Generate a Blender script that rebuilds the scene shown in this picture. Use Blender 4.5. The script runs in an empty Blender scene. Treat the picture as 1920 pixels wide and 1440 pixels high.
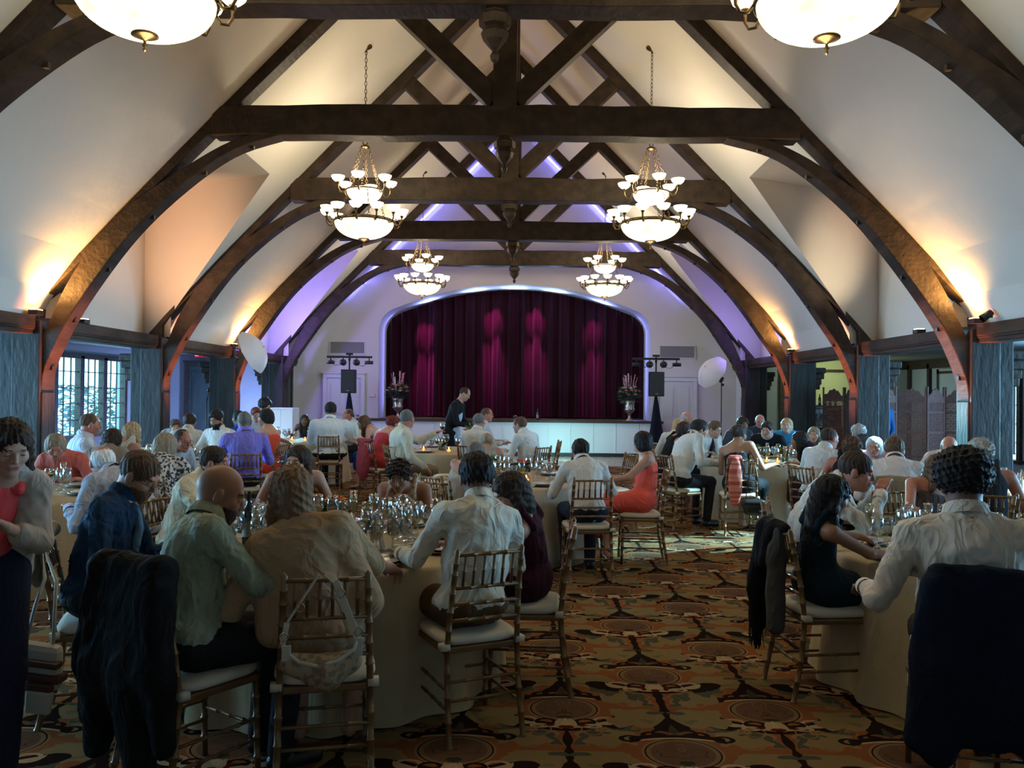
import bpy, math, random
import numpy as np
from mathutils import Vector, Matrix
random.seed(7)
SC = bpy.context.scene
COL = SC.collection
PI = math.pi
# ------------------------------------------------------------ camera (at standing eye height in the room's aisle)
F_PX = 1600.0
CAM = Vector((0.28, 0.0, 1.65))
_yaw = math.atan(23 / F_PX); _pit = math.atan(18 / F_PX); _rol = math.radians(0.6)
_f = Vector((-math.sin(_yaw) * math.cos(_pit), math.cos(_yaw) * math.cos(_pit), math.sin(_pit)))
_r = Vector((math.cos(_yaw), math.sin(_yaw), 0)); _u = _r.cross(_f)
_r2 = _r * math.cos(_rol) + _u * math.sin(_rol); _u2 = _u * math.cos(_rol) - _r * math.sin(_rol)
cd = bpy.data.cameras.new('camera'); cam = bpy.data.objects.new('camera', cd); COL.objects.link(cam)
m = Matrix.Identity(4)
for i in range(3):
    m[i][0] = _r2[i]; m[i][1] = _u2[i]; m[i][2] = -_f[i]; m[i][3] = CAM[i]
cam.matrix_world = m
cd.sensor_width = 36; cd.lens = 36 * F_PX / 1920; cd.clip_start = 0.05; cd.clip_end = 200
SC.camera = cam
def at(px, py, Y):
    d = _f + _r2 * ((px - 960) / F_PX) + _u2 * (-(py - 720) / F_PX)
    return CAM + d * (Y / d.y)
# ------------------------------------------------------------ world, view, large lights
SC.view_settings.view_transform = 'Standard'; SC.view_settings.look = 'None'
SC.view_settings.exposure = 0.78; SC.view_settings.gamma = 1.0; SC.view_settings.use_curve_mapping = False
try:
    SC.cycles.max_bounces = 6; SC.cycles.diffuse_bounces = 3; SC.cycles.glossy_bounces = 2
    SC.cycles.transmission_bounces = 4; SC.cycles.transparent_max_bounces = 12
    SC.cycles.caustics_reflective = False; SC.cycles.caustics_refractive = False
    SC.cycles.sample_clamp_indirect = 3.0; SC.cycles.use_denoising = True
except Exception: pass
W = bpy.data.worlds.new('world'); SC.world = W; W.use_nodes = True
bg = W.node_tree.nodes['Background']
bg.inputs[0].default_value = (0.50, 0.86, 1.0, 1); bg.inputs[1].default_value = 5.0
def light(name, kind, loc, power, color, target=None, size=0.1, spot=60, blend=0.5, size_y=None):
    d = bpy.data.lights.new(name, kind); o = bpy.data.objects.new(name, d); COL.objects.link(o)
    o.location = loc; d.energy = power; d.color = color
    if kind == 'AREA':
        d.size = size
        if size_y: d.shape = 'RECTANGLE'; d.size_y = size_y
    else:
        d.shadow_soft_size = size
    if kind == 'SPOT': d.spot_size = math.radians(spot); d.spot_blend = blend
    if target is not None:
        o.rotation_euler = (Vector(target) - Vector(loc)).to_track_quat('-Z', 'Y').to_euler()
    return o
WARM = (1.0, 0.82, 0.54); CYAN = (0.25, 0.8, 1.0); AMBER = (1.0, 0.52, 0.14); RED = (1.0, 0.24, 0.09); VIO = (0.25, 0.2, 1.0)
SKYC = (0.45, 0.70, 1.0)
TRUSS_Y = [3.6, 7.2, 10.8, 14.4, 18.0, 21.6]
# area lamps added in the out-of-view aisle windows as cool ambient fill
for yy, pw in ((4.0, 300), (8.0, 560), (12.5, 480)):
    light('window_fill_lamp', 'AREA', (-9.62, yy, 1.6), pw, SKYC, (0, yy, 1.3), 2.6, size_y=1.7)
for yy, pw in ((5.5, 330), (9.2, 560), (13.0, 480)):
    light('window_fill_lamp', 'AREA', (10.62, yy, 1.6), pw, SKYC, (0, yy, 1.3), 2.6, size_y=1.6)
light('window_fill_lamp', 'AREA', (-15.0, 19.0, 2.6), 1500, SKYC, (-9.5, 19.1, 1.6), 8, size_y=5)  # added daylight source outside the left window that is in view
# ------------------------------------------------------------ node helpers and materials
class E:
    """arithmetic on shader sockets"""
    nt = None
    def __init__(s, v): s.v = v
    @staticmethod
    def op(o, *a):
        n = E.nt.nodes.new('ShaderNodeMath'); n.operation = o
        for i, x in enumerate(a):
            x = x.v if isinstance(x, E) else x
            if isinstance(x, (int, float)): n.inputs[i].default_value = x
            else: E.nt.links.new(x, n.inputs[i])
        return E(n.outputs[0])
    def __add__(s, o): return E.op('ADD', s, o)
    __radd__ = __add__
    def __sub__(s, o): return E.op('SUBTRACT', s, o)
    def __rsub__(s, o): return E.op('SUBTRACT', o, s)
    def __mul__(s, o): return E.op('MULTIPLY', s, o)
    __rmul__ = __mul__
    def __truediv__(s, o): return E.op('DIVIDE', s, o)
def e_abs(a): return E.op('ABSOLUTE', a)
def e_max(a, b): return E.op('MAXIMUM', a, b)
def e_min(a, b): return E.op('MINIMUM', a, b)
def e_sqrt(a): return E.op('SQRT', a)
def e_lt(a, b): return E.op('LESS_THAN', a, b)
def e_mod(a, b): return E.op('FLOORED_MODULO', a, b)
MATS = {}
def mat(name, col, rough=0.6, metal=0.0, spec=0.4, bump=None, var=None, emit=None, emis=0, sheen=0, stretch=(1, 1, 1), sss=0):
    """col base colour; bump=(scale,strength,distance); var=(scale, colour2, low, high) noise colour variation"""
    if name in MATS: return MATS[name]
    M = bpy.data.materials.new(name); M.use_nodes = True; nt = M.node_tree; b = nt.nodes['Principled BSDF']
    b.inputs['Base Color'].default_value = (*col, 1); b.inputs['Roughness'].default_value = rough
    b.inputs['Metallic'].default_value = metal; b.inputs['Specular IOR Level'].default_value = spec
    if sheen: b.inputs['Sheen Weight'].default_value = sheen; b.inputs['Sheen Roughness'].default_value = 0.4
    if emit: b.inputs['Emission Color'].default_value = (*emit, 1); b.inputs['Emission Strength'].default_value = emis
    if bump or var:
        tc = nt.nodes.new('ShaderNodeTexCoord'); mp = nt.nodes.new('ShaderNodeMapping'); mp.inputs['Scale'].default_value = stretch
        nt.links.new(tc.outputs['Object'], mp.inputs[0])
    if var:
        n = nt.nodes.new('ShaderNodeTexNoise'); n.inputs['Scale'].default_value = var[0]; n.inputs['Detail'].default_value = 4
        nt.links.new(mp.outputs[0], n.inputs['Vector'])
        r = nt.nodes.new('ShaderNodeValToRGB'); r.color_ramp.elements[0].position = var[2]; r.color_ramp.elements[1].position = var[3]
        r.color_ramp.elements[0].color = (*col, 1); r.color_ramp.elements[1].color = (*var[1], 1)
        nt.links.new(n.outputs[0], r.inputs[0]); nt.links.new(r.outputs[0], b.inputs['Base Color'])
    if bump:
        n = nt.nodes.new('ShaderNodeTexNoise'); n.inputs['Scale'].default_value = bump[0]; n.inputs['Detail'].default_value = 4
        nt.links.new(mp.outputs[0], n.inputs['Vector'])
        bp = nt.nodes.new('ShaderNodeBump'); bp.inputs['Strength'].default_value = bump[1]; bp.inputs['Distance'].default_value = bump[2]
        nt.links.new(n.outputs[0], bp.inputs['Height']); nt.links.new(bp.outputs[0], b.inputs['Normal'])
    MATS[name] = M; return M
def cloth(name, col, rough=0.85, amt=0.6):
    if name in MATS: return MATS[name]
    M = mat(name, col, rough, spec=0.12, bump=(90, .12, 0.003), var=(5, tuple(min(1, c * 1.12 + 0.004) for c in col), 0.3, 0.7), stretch=(1, 1, 0.6))
    nt = M.node_tree; b = nt.nodes['Principled BSDF']; b0 = b.inputs['Normal'].links[0].from_node     # soft creases
    tc = nt.nodes.new('ShaderNodeTexCoord'); mp = nt.nodes.new('ShaderNodeMapping'); mp.inputs['Rotation'].default_value = (.3, .5, .2); mp.inputs['Scale'].default_value = (1, 1, .55)
    n = nt.nodes.new('ShaderNodeTexNoise'); n.inputs['Scale'].default_value = 7; n.inputs['Detail'].default_value = 2.5; n.inputs['Distortion'].default_value = 1.6
    a = nt.nodes.new('ShaderNodeMath'); a.operation = 'SUBTRACT'; a.inputs[1].default_value = .5; c = nt.nodes.new('ShaderNodeMath'); c.operation = 'ABSOLUTE'
    bp = nt.nodes.new('ShaderNodeBump'); bp.inputs['Strength'].default_value = min(1, amt*1.3); bp.inputs['Distance'].default_value = .05; bp.invert = True
    nt.links.new(tc.outputs['Object'], mp.inputs[0]); nt.links.new(mp.outputs[0], n.inputs['Vector']); nt.links.new(n.outputs[0], a.inputs[0]); nt.links.new(a.outputs[0], c.inputs[0])
    nt.links.new(c.outputs[0], bp.inputs['Height']); nt.links.new(b0.outputs[0], bp.inputs['Normal']); nt.links.new(bp.outputs[0], b.inputs['Normal']); return M
def glow(name, col, s, sample=False):
    if name in MATS: return MATS[name]
    M = bpy.data.materials.new(name); M.use_nodes = True; nt = M.node_tree; nt.nodes.clear()
    o = nt.nodes.new('ShaderNodeOutputMaterial'); e = nt.nodes.new('ShaderNodeEmission')
    e.inputs[0].default_value = (*col, 1); e.inputs[1].default_value = s; nt.links.new(e.outputs[0], o.inputs[0])
    if not sample: M.cycles.emission_sampling = 'NONE'
    MATS[name] = M; return M
def glassmat(name, col=(1, 1, 1), refl=0.12):
    if name in MATS: return MATS[name]
    M = bpy.data.materials.new(name); M.use_nodes = True; nt = M.node_tree; nt.nodes.clear()
    o = nt.nodes.new('ShaderNodeOutputMaterial'); t = nt.nodes.new('ShaderNodeBsdfTransparent'); g = nt.nodes.new('ShaderNodeBsdfGlossy')
    t.inputs[0].default_value = (*col, 1); g.inputs['Roughness'].default_value = 0.03
    l = nt.nodes.new('ShaderNodeLayerWeight'); l.inputs[0].default_value = 0.35
    a = nt.nodes.new('ShaderNodeMath'); a.operation = 'MULTIPLY_ADD'; a.inputs[1].default_value = 0.6; a.inputs[2].default_value = refl
    nt.links.new(l.outputs['Facing'], a.inputs[0]); x = nt.nodes.new('ShaderNodeMixShader')
    nt.links.new(a.outputs[0], x.inputs[0]); nt.links.new(t.outputs[0], x.inputs[1]); nt.links.new(g.outputs[0], x.inputs[2])
    nt.links.new(x.outputs[0], o.inputs[0]); MATS[name] = M; return M
def woodmat(name, c1, c2, rough=0.55, ring=3.0, stretch=(6, 6, 1), bump=0.5):
    if name in MATS: return MATS[name]
    return mat(name, c1, rough, spec=0.3, bump=(ring * 3, bump, 0.02), var=(ring, c2, 0.35, 0.7), stretch=stretch)
# ------------------------------------------------------------ mesh helpers
class MB:
    def __init__(s): s.v = []; s.f = []; s.mi = []
    def add(s, vs, fs, mi=0):
        b = len(s.v); s.v += [tuple(v) for v in vs]; s.f += [tuple(i + b for i in f) for f in fs]; s.mi += [mi] * len(fs); return s
    def box(s, c, d, rot=None, mi=0, taper=1.0):
        vs = []
        for sx, sy, sz in ((-1,-1,-1),(1,-1,-1),(1,1,-1),(-1,1,-1),(-1,-1,1),(1,-1,1),(1,1,1),(-1,1,1)):
            k = taper if sz > 0 else 1
            v = Vector((sx*d[0]/2*k, sy*d[1]/2*k, sz*d[2]/2))
            if rot is not None: v = rot @ v
            vs.append(v + Vector(c))
        return s.add(vs, [(0,3,2,1),(4,5,6,7),(0,1,5,4),(1,2,6,5),(2,3,7,6),(3,0,4,7)], mi)
    def beam(s, a, b, w, h, up=(0, 1, 0), mi=0):
        """box from a to b; w along 'up' axis, h across"""
        a = Vector(a); b = Vector(b); d = (b - a); L = d.length; d.normalize(); U = Vector(up); Sd = d.cross(U).normalized(); U = Sd.cross(d).normalized()
        R = Matrix((U, Sd, d)).transposed()
        return s.box((a + b) / 2, (w, h, L), R, mi)
    def tube(s, pts, rs, n=8, mi=0, caps=True):
        pts = [Vector(p) for p in pts]; rs = rs if isinstance(rs, (list, tuple)) else [rs] * len(pts)
        b = len(s.v); prev = None
        for i, p in enumerate(pts):
            t = (pts[min(i+1, len(pts)-1)] - pts[max(i-1, 0)]).normalized()
            if prev is None:
                a = Vector((0, 0, 1)) if abs(t.z) < 0.9 else Vector((1, 0, 0)); u = t.cross(a).normalized()
            else: u = (prev - t * prev.dot(t)).normalized()
            prev = u; w = t.cross(u)
            for k in range(n):
                an = 2*PI*k/n; s.v.append(tuple(p + (u*math.cos(an) + w*math.sin(an)) * rs[i]))
        for i in range(len(pts)-1):
            for k in range(n):
                k2 = (k+1) % n; s.f.append((b+i*n+k, b+i*n+k2, b+(i+1)*n+k2, b+(i+1)*n+k)); s.mi.append(mi)
        if caps:
            s.f.append(tuple(b+k for k in range(n))[::-1]); s.mi.append(mi)
            s.f.append(tuple(b+(len(pts)-1)*n+k for k in range(n))); s.mi.append(mi)
        return s
    def lathe(s, prof, n=16, c=(0, 0, 0), mi=0, R=None, mod=None):
        b = len(s.v)
        for j, (r, z) in enumerate(prof):
            for k in range(n):
                an = 2*PI*k/n; rr = r * (mod(an, j) if mod else 1); v = Vector((rr*math.cos(an), rr*math.sin(an), z))
                if R is not None: v = R @ v
                s.v.append(tuple(v + Vector(c)))
        for j in range(len(prof)-1):
            for k in range(n):
                k2 = (k+1) % n; s.f.append((b+j*n+k, b+j*n+k2, b+(j+1)*n+k2, b+(j+1)*n+k)); s.mi.append(mi)
        return s
    def prism(s, poly, a0, a1, axis='y', mi=0):
        """polygon of 2D points extruded along axis"""
        f = {'y': lambda p, t: (p[0], t, p[1]), 'x': lambda p, t: (t, p[0], p[1]), 'z': lambda p, t: (p[0], p[1], t)}[axis]
        n = len(poly); vs = [f(p, a0) for p in poly] + [f(p, a1) for p in poly]
        fs = [tuple(range(n))[::-1], tuple(range(n, 2*n))] + [(i, (i+1) % n, n+(i+1) % n, n+i) for i in range(n)]
        return s.add(vs, fs, mi)
    def torus(s, c, R, r, n=20, k=6, mi=0, rot=None):
        b = len(s.v)
        for i in range(n):
            a = 2*PI*i/n
            for j in range(k):
                q = 2*PI*j/k; v = Vector(((R+r*math.cos(q))*math.cos(a), (R+r*math.cos(q))*math.sin(a), r*math.sin(q)))
                if rot is not None: v = rot @ v
                s.v.append(tuple(v + Vector(c)))
        for i in range(n):
            for j in range(k):
                s.f.append((b+i*k+j, b+((i+1) % n)*k+j, b+((i+1) % n)*k+(j+1) % k, b+i*k+(j+1) % k)); s.mi.append(mi)
        return s
    def mesh(s, name, mats, smooth=False):
        me = bpy.data.meshes.new(name); me.from_pydata(s.v, [], s.f)
        for x in (mats if isinstance(mats, (list, tuple)) else [mats]): me.materials.append(x)
        if any(s.mi): me.polygons.foreach_set('material_index', s.mi)
        if smooth: me.shade_smooth()
        me.update(); return me
    def build(s, name, mats, parent=None, smooth=False, bevel=0, loc=None):
        o = bpy.data.objects.new(name, s.mesh(name, mats, smooth)); COL.objects.link(o)
        if parent is not None: o.parent = parent
        if loc is not None: o.location = loc
        if bevel:
            b = o.modifiers.new('bevel', 'BEVEL'); b.width = bevel; b.segments = 2; b.limit_method = 'ANGLE'
        return o
def tag(o, label=None, cat=None, group=None, kind=None):
    if label: o['label'] = label
    if cat: o['category'] = cat
    if group: o['group'] = group
    if kind: o['kind'] = kind
    return o
def empty(name, loc=(0, 0, 0), rz=0):
    o = bpy.data.objects.new(name, None); COL.objects.link(o); o.location = loc; o.rotation_euler = (0, 0, rz); o.empty_display_size = 0.1; return o
CH = {}
def copy_tree(o, parent=None):
    c = o.copy(); COL.objects.link(c)
    if parent is not None: c.parent = parent
    for ch in list(o.children): copy_tree(ch, c)
    return c
PROTO = {}
def place(key, maker, loc, rz=0, label=None, group=None, scale=None, tilt=None):
    """first use builds the thing, later ones copy it with its parts"""
    if key not in PROTO: o = maker(); PROTO[key] = o
    else: o = copy_tree(PROTO[key])
    o.location = loc; o.rotation_euler = (tilt[0] if tilt else 0, tilt[1] if tilt else 0, rz)
    if scale: o.scale = (scale,) * 3
    if label: o['label'] = label
    if group: o['group'] = group
    elif 'group' in o: del o['group']
    return o
# ------------------------------------------------------------ surface materials of the room
def plaster(name, c1, c2):
    return mat(name, c1, 0.8, spec=0.15, bump=(2.2, 0.25, 0.05), var=(0.5, c2, 0.35, 0.7))
PLASTER = plaster('plaster', (0.66, 0.63, 0.58), (0.60, 0.58, 0.55))
GABLE = plaster('gable_plaster', (0.62, 0.60, 0.58), (0.57, 0.56, 0.55))
BEAM = woodmat('dark_oak_timber', (0.020, 0.013, 0.009), (0.050, 0.032, 0.021), 0.6, 2.0, (3, 1, 3))
POSTW = woodmat('post_oak', (0.020, 0.017, 0.015), (0.038, 0.032, 0.027), 0.5, 2.0, (3, 3, 0.9))
TRIMW = woodmat('aisle_trim_wood', (0.035, 0.028, 0.022), (0.06, 0.045, 0.035), 0.5, 3, (4, 1, 4))
AISLEP = plaster('aisle_plaster', (0.36, 0.40, 0.42), (0.30, 0.34, 0.37))
def carpet():
    M = bpy.data.materials.new('medallion_carpet'); M.use_nodes = True; nt = M.node_tree; E.nt = nt
    b = nt.nodes['Principled BSDF']; b.inputs['Roughness'].default_value = 1.0; b.inputs['Specular IOR Level'].default_value = 0.0
    tc = nt.nodes.new('ShaderNodeTexCoord')
    nz = nt.nodes.new('ShaderNodeTexNoise'); nz.inputs['Scale'].default_value = 9; nz.inputs['Detail'].default_value = 1
    sp = nt.nodes.new('ShaderNodeSeparateXYZ'); nt.links.new(tc.outputs['Object'], sp.inputs[0]); X0 = E(sp.outputs[0]); Y0 = E(sp.outputs[1])
    # mirrored noise input so that each motif stays symmetric left to right
    um = e_abs(e_mod(X0 - 0.505 + 0.2625, 0.525) - 0.2625); vm = e_mod(Y0 - 4.24, 1.08)
    cb = nt.nodes.new('ShaderNodeCombineXYZ'); nt.links.new(um.v, cb.inputs[0]); nt.links.new(vm.v, cb.inputs[1]); nt.links.new(cb.outputs[0], nz.inputs['Vector'])
    sn = nt.nodes.new('ShaderNodeSeparateColor'); nt.links.new(nz.outputs['Color'], sn.inputs[0])
    n1 = (E(sn.outputs[0]) - 0.5) * 0.10; n2 = (E(sn.outputs[1]) - 0.5) * 0.10
    col = [None]
    def setc(c):
        n = nt.nodes.new('ShaderNodeRGB'); n.outputs[0].default_value = (*c, 1); col[0] = n.outputs[0]
    def over(mask, c):
        n = nt.nodes.new('ShaderNodeMix'); n.data_type = 'RGBA'; nt.links.new(mask.v, n.inputs[0]); nt.links.new(col[0], n.inputs[6]); n.inputs[7].default_value = (*c, 1); col[0] = n.outputs[2]
    RUST = (0.30, 0.115, 0.045); OLIVE = (0.29, 0.21, 0.10); DARK = (0.028, 0.017, 0.015); CREAM = (0.52, 0.38, 0.22)
    MAUVE = (0.17, 0.095, 0.06); GREEN = (0.10, 0.105, 0.07); TAN = (0.34, 0.20, 0.10)
    setc(RUST)
    for (ox, oy) in ((0.505, 4.24), (0.505 + 0.525, 4.24 + 0.54)):
        u = e_abs(e_mod(X0 - ox + 0.525, 1.05) - 0.525); v = e_mod(Y0 - oy + 0.27, 1.08) - 0.27   # v runs -0.27 .. 0.81
        uu = u + n1; vv = v + n2
        def ell(cu, cv, a, bb, U=uu, V=vv): 
            p = (U - cu) / a; q = (V - cv) / bb
            return p * p + q * q
        def ring(cu, cv, a, bb, w, U=u, V=v):
            return e_lt(e_abs(e_sqrt(ell(cu, cv, a, bb, U, V)) - 1), w)
        # lobed leaf fields beside the stem
        lu = u + n1*2.2; lv = v + n2*2.2
        def leaf(cu, cv, a, bb, c, o=.02):
            over(e_lt(ell(cu, cv, a+o, bb+o, lu, lv), 1), TAN); over(e_lt(ell(cu, cv, a, bb, lu, lv), 1), c)
        leaf(0.15, 0.70, 0.15, 0.13, OLIVE, .014); leaf(0.19, -0.10, 0.13, 0.085, OLIVE, .014)
        over(e_lt(ell(0.16, 0.72, 0.035, 0.025), 1), TAN); over(e_lt(ell(0.11, 0.64, 0.03, 0.02), 1), (0.22, 0.17, 0.08))
        leaf(0.13, -0.07, 0.06, 0.055, GREEN, .008); leaf(0.07, -0.14, 0.03, 0.055, GREEN, .008)
        leaf(0.28, 0.03, 0.085, 0.07, GREEN, .010)
        # medallion
        over(e_lt(ell(0, 0.26, 0.190, 0.175, u, v), 1), TAN); over(e_lt(ell(0, 0.26, 0.178, 0.164, u, v), 1), DARK)
        over(e_lt(ell(0, 0.26, 0.170, 0.157, u, v), 1), (0.27, 0.17, 0.09)); over(e_lt(ell(0, 0.26, 0.148, 0.137, u, v), 1), MAUVE)
        over(ring(0.05, 0.24, 0.06, 0.045, 0.07, lu, lv), (0.11, 0.055, 0.035)); over(ring(0.0, 0.33, 0.05, 0.03, 0.10, lu, lv), (0.24, 0.15, 0.09)); over(e_lt(ell(0.0, 0.15, 0.045, 0.025), 1), (0.05, 0.05, 0.035))
        # bouquet of dark leaves with cream scrolls
        over(e_lt(ell(0.30, 0.10, 0.085, 0.06), 1), DARK); over(e_lt(ell(0.24, 0.03, 0.05, 0.03), 1), DARK)
        sc = v - (u * u * 1.5 + 0.015)
        over(e_lt(e_abs(sc), 0.05) * e_lt(u, 0.23), DARK)
        over(e_lt(e_abs(sc + n2 * 0.3), 0.017) * e_lt(u, 0.27), CREAM)
        over(ring(0.20, 0.10, 0.055, 0.045, 0.2), CREAM); over(ring(0.10, 0.085, 0.045, 0.035, 0.25), DARK); over(ring(0.13, 0.03, 0.04, 0.022, 0.3), CREAM)
        over(e_lt(ell(0.075, 0.045, 0.03, 0.02), 1), (0.12, 0.02, 0.015))
        over(e_lt(ell(0.03, 0.07, 0.022, 0.045), 1), CREAM); over(e_lt(ell(0.0, 0.06, 0.018, 0.06), 1), (0.6, 0.42, 0.25)); over(e_lt(ell(0.0, 0.01, 0.025, 0.03), 1), (0.14, 0.02, 0.015))
        # scroll cap and spire
        sc2 = v - (0.455 - u * u * 0.9)
        over(e_lt(e_abs(sc2), 0.032) * e_lt(u, 0.23), DARK); over(e_lt(e_abs(sc2 + 0.02), 0.009) * e_lt(u, 0.22), CREAM)
        over(ring(0.225, 0.425, 0.042, 0.032, 0.3), DARK); over(ring(0.11, 0.475, 0.045, 0.03, 0.3), DARK)
        over(e_lt(u + n1*1.2, (0.74 - v) * 0.45) * e_lt(0.45, v), DARK)
        over(e_lt(u, (0.62 - v) * 0.25) * e_lt(0.47, v), (0.075, 0.06, 0.04))
        over(e_lt(ell(0.05, 0.50, 0.03, 0.02), 1), (0.2, 0.1, 0.06))
        over(e_lt(u + n1*.7, 0.022) * e_lt(0.6, v), DARK)
        over(e_lt(u + n1*.7, 0.022) * e_lt(v, 0.0), DARK)
        over(e_lt(ell(0.05, 0.765, 0.05, 0.022), 1), GREEN)
        # thin scrolls on the rust bands
        over(ring(0.34, 0.38, 0.06, 0.07, 0.07), TAN); over(ring(0.40, 0.52, 0.05, 0.06, 0.07), TAN)
    fin = nt.nodes.new('ShaderNodeTexNoise'); fin.inputs['Scale'].default_value = 260; nt.links.new(tc.outputs['Object'], fin.inputs['Vector'])
    hs = nt.nodes.new('ShaderNodeHueSaturation'); nt.links.new(col[0], hs.inputs['Color']); mm = nt.nodes.new('ShaderNodeMapRange'); mm.inputs[3].default_value = 0.45; mm.inputs[4].default_value = 0.95
    nt.links.new(fin.outputs[0], mm.inputs[0]); nt.links.new(mm.outputs[0], hs.inputs['Value']); nt.links.new(hs.outputs[0], b.inputs['Base Color'])
    bp = nt.nodes.new('ShaderNodeBump'); bp.inputs['Strength'].default_value = 0.4; bp.inputs['Distance'].default_value = 0.004
    nt.links.new(fin.outputs[0], bp.inputs['Height']); nt.links.new(bp.outputs[0], b.inputs['Normal'])
    return M
def struct(name, mb, m, smooth=False, bevel=0):
    o = mb.build(name, m, None, smooth, bevel); o['kind'] = 'structure'; return o
# ------------------------------------------------------------ floor and shell
YB, YE = -3.0, 23.2          # back of the hall, stage wall
LW, RW = -9.5, 10.5          # outer walls of the aisles
AZ = 2.62                    # aisle ceiling
XP = 6.02                    # arcade line
mb = MB(); nx = 1
mb.add([(LW-.2, YB-.2, 0), (RW+.2, YB-.2, 0), (RW+.2, 26, 0), (LW-.2, 26, 0)], [(0, 1, 2, 3)])
struct('floor', mb, carpet())
def slope(x): return 8.92 - 1.03 * abs(x)
# roof planes: upper part straight, a small cove at the foot
BAYS = [(YB, 3.6, 0), (3.6, 7.2, 0), (7.2, 10.8, 0), (10.8, 14.4, 1), (14.4, 18.0, 0), (18.0, 21.6, 1), (21.6, YE, 0)]
def foot(sx):
    P = [(0.0, 8.92)] + [(x, slope(x)) for x in (1.5, 3.0, 3.6)]
    P += [(4.2, slope(4.2)), (4.9, slope(4.9) + .0), (5.35, slope(5.35) - .03), (5.7, slope(5.7) - .13), (5.92, slope(5.92) - .30), (6.02, 2.5), (6.02, 2.36)]
    return [(sx * x, z) for x, z in P]
mbL = {-1: MB(), 1: MB()}
for sx in (-1, 1):
    mb = mbL[sx]
    def quad(p0, p1, ya, yb):
        mb.add([(p0[0], ya, p0[1]), (p1[0], ya, p1[1]), (p1[0], yb, p1[1]), (p0[0], yb, p0[1])], [(0, 1, 2, 3)])
    for (ya, yb, dorm) in BAYS:
        pr = foot(sx)
        if not dorm:
            for i in range(len(pr)-1): quad(pr[i], pr[i+1], ya, yb)
        else:
            xt = 3.75; zt = slope(xt); xb = 6.3; zb = 2.55       # dormer: splayed cheeks, flat head, upright wall at the back
            quad((0, 8.92), (sx * xt, zt), ya, yb)
            ca, cb_ = ya + 1.1, yb - 1.1                            # opening at the head
            sl = 0.52                                              # splay per metre outward
            def yA(x): return ca - sl * (x - xt)
            def yB(x): return cb_ + sl * (x - xt)
            xs = [xt, 4.2, 4.9, 5.35, 5.7]
            fz = {3.75: zt, 4.2: slope(4.2), 4.9: slope(4.9), 5.35: slope(5.35)-.03, 5.7: slope(5.7)-.13}
            for i in range(len(xs)-1):
                a, b2 = xs[i], xs[i+1]
                mb.add([(sx*a, ya, fz[a]), (sx*b2, ya, fz[b2]), (sx*b2, max(ya, yA(b2)), fz[b2]), (sx*a, yA(a), fz[a])], [(0, 1, 2, 3)])
                mb.add([(sx*a, yB(a), fz[a]), (sx*b2, min(yb, yB(b2)), fz[b2]), (sx*b2, yb, fz[b2]), (sx*a, yb, fz[a])], [(0, 1, 2, 3)])
            # cheeks
            mb.add([(sx*xt, ca, zt), (sx*5.7, yA(5.7), fz[5.7]), (sx*5.7, yA(5.7), zb), (sx*xb, yA(xb), zb), (sx*xb, yA(xb), zt)], [(0, 1, 2, 3, 4)])
            mb.add([(sx*xt, cb_, zt), (sx*5.7, yB(5.7), fz[5.7]), (sx*5.7, yB(5.7), zb), (sx*xb, yB(xb), zb), (sx*xb, yB(xb), zt)], [(0, 1, 2, 3, 4)])
            mb.add([(sx*xt, ca, zt), (sx*xt, cb_, zt), (sx*xb, yB(xb), zt), (sx*xb, yA(xb), zt)], [(0, 1, 2, 3)])      # head
            mb.add([(sx*xb, yA(xb), zb), (sx*xb, yB(xb), zb), (sx*xb, yB(xb), zt), (sx*xb, yA(xb), zt)], [(0, 1, 2, 3)])  # back wall
            mb.add([(sx*5.95, ya, zb), (sx*5.95, yb, zb), (sx*xb, yB(xb), zb), (sx*xb, yA(xb), zb)], [(0, 1, 2, 3)])
    o = struct('ceiling', mb, PLASTER)
# aisle ceilings
mb = MB(); mb.box(((LW - 6.02)/2, (YB+YE)/2, AZ + .03), (6.02 + LW, YE - YB, .06)) if False else None
mb = MB(); mb.box(((LW-6.34)/2, (YB+YE)/2, AZ+.03), (-LW-6.34, YE-YB, .06)); mb.box(((RW+6.34)/2, (YB+YE)/2, AZ+.03), (RW-6.34, YE-YB, .06))
mb.box((-6.2, (YB+YE)/2, 2.54), (.4, YE-YB, .04)); mb.box((6.2, (YB+YE)/2, 2.54), (.4, YE-YB, .04))
struct('ceiling', mb, AISLEP)
# back wall (behind the camera)
mb = MB(); mb.box((0.5, YB-.1, 4.4), (RW-LW+.4, .2, 8.9)); struct('wall_back', mb, PLASTER)
# stage wall with its arched opening
def stage_poly():
    P = []
    for i in range(21):                      # right half of the arch, from jamb to crown
        t = i/20; 
        a = t * PI/2
    pts = [(3.70, 0.0), (3.70, 3.35)]
    for i in range(1, 9):                    # tight shoulder
        a = i/8*math.radians(68); pts.append((3.70 - .62*(1-math.cos(a)), 3.35 + .62*math.sin(a)))
    x0, z0 = pts[-1]
    for i in range(1, 11):                   # shallow crown
        t = i/10; x = x0*(1-t); pts.append((x, z0 + (4.62 - z0)*(1-(x/x0)**2)))
    return pts
SP = stage_poly(); ARCH = [(-x, z) for x, z in SP] + [(x, z) for x, z in SP[::-1][1:]]   # from left foot over the crown to right foot
def wall_with_arch(y, poly, out, m, name):
    """fill between the arch and an outer boundary sampled at the same count"""
    mb = MB(); n = len(poly)
    for i in range(n-1):
        mb.add([(poly[i][0], y, poly[i][1]), (poly[i+1][0], y, poly[i+1][1]), (out[i+1][0], y, out[i+1][1]), (out[i][0], y, out[i][1])], [(0, 1, 2, 3)])
    return mb
mb = MB()
def roofz(x): return slope(x) + .06 if abs(x) < 6.02 else 2.75
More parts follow.
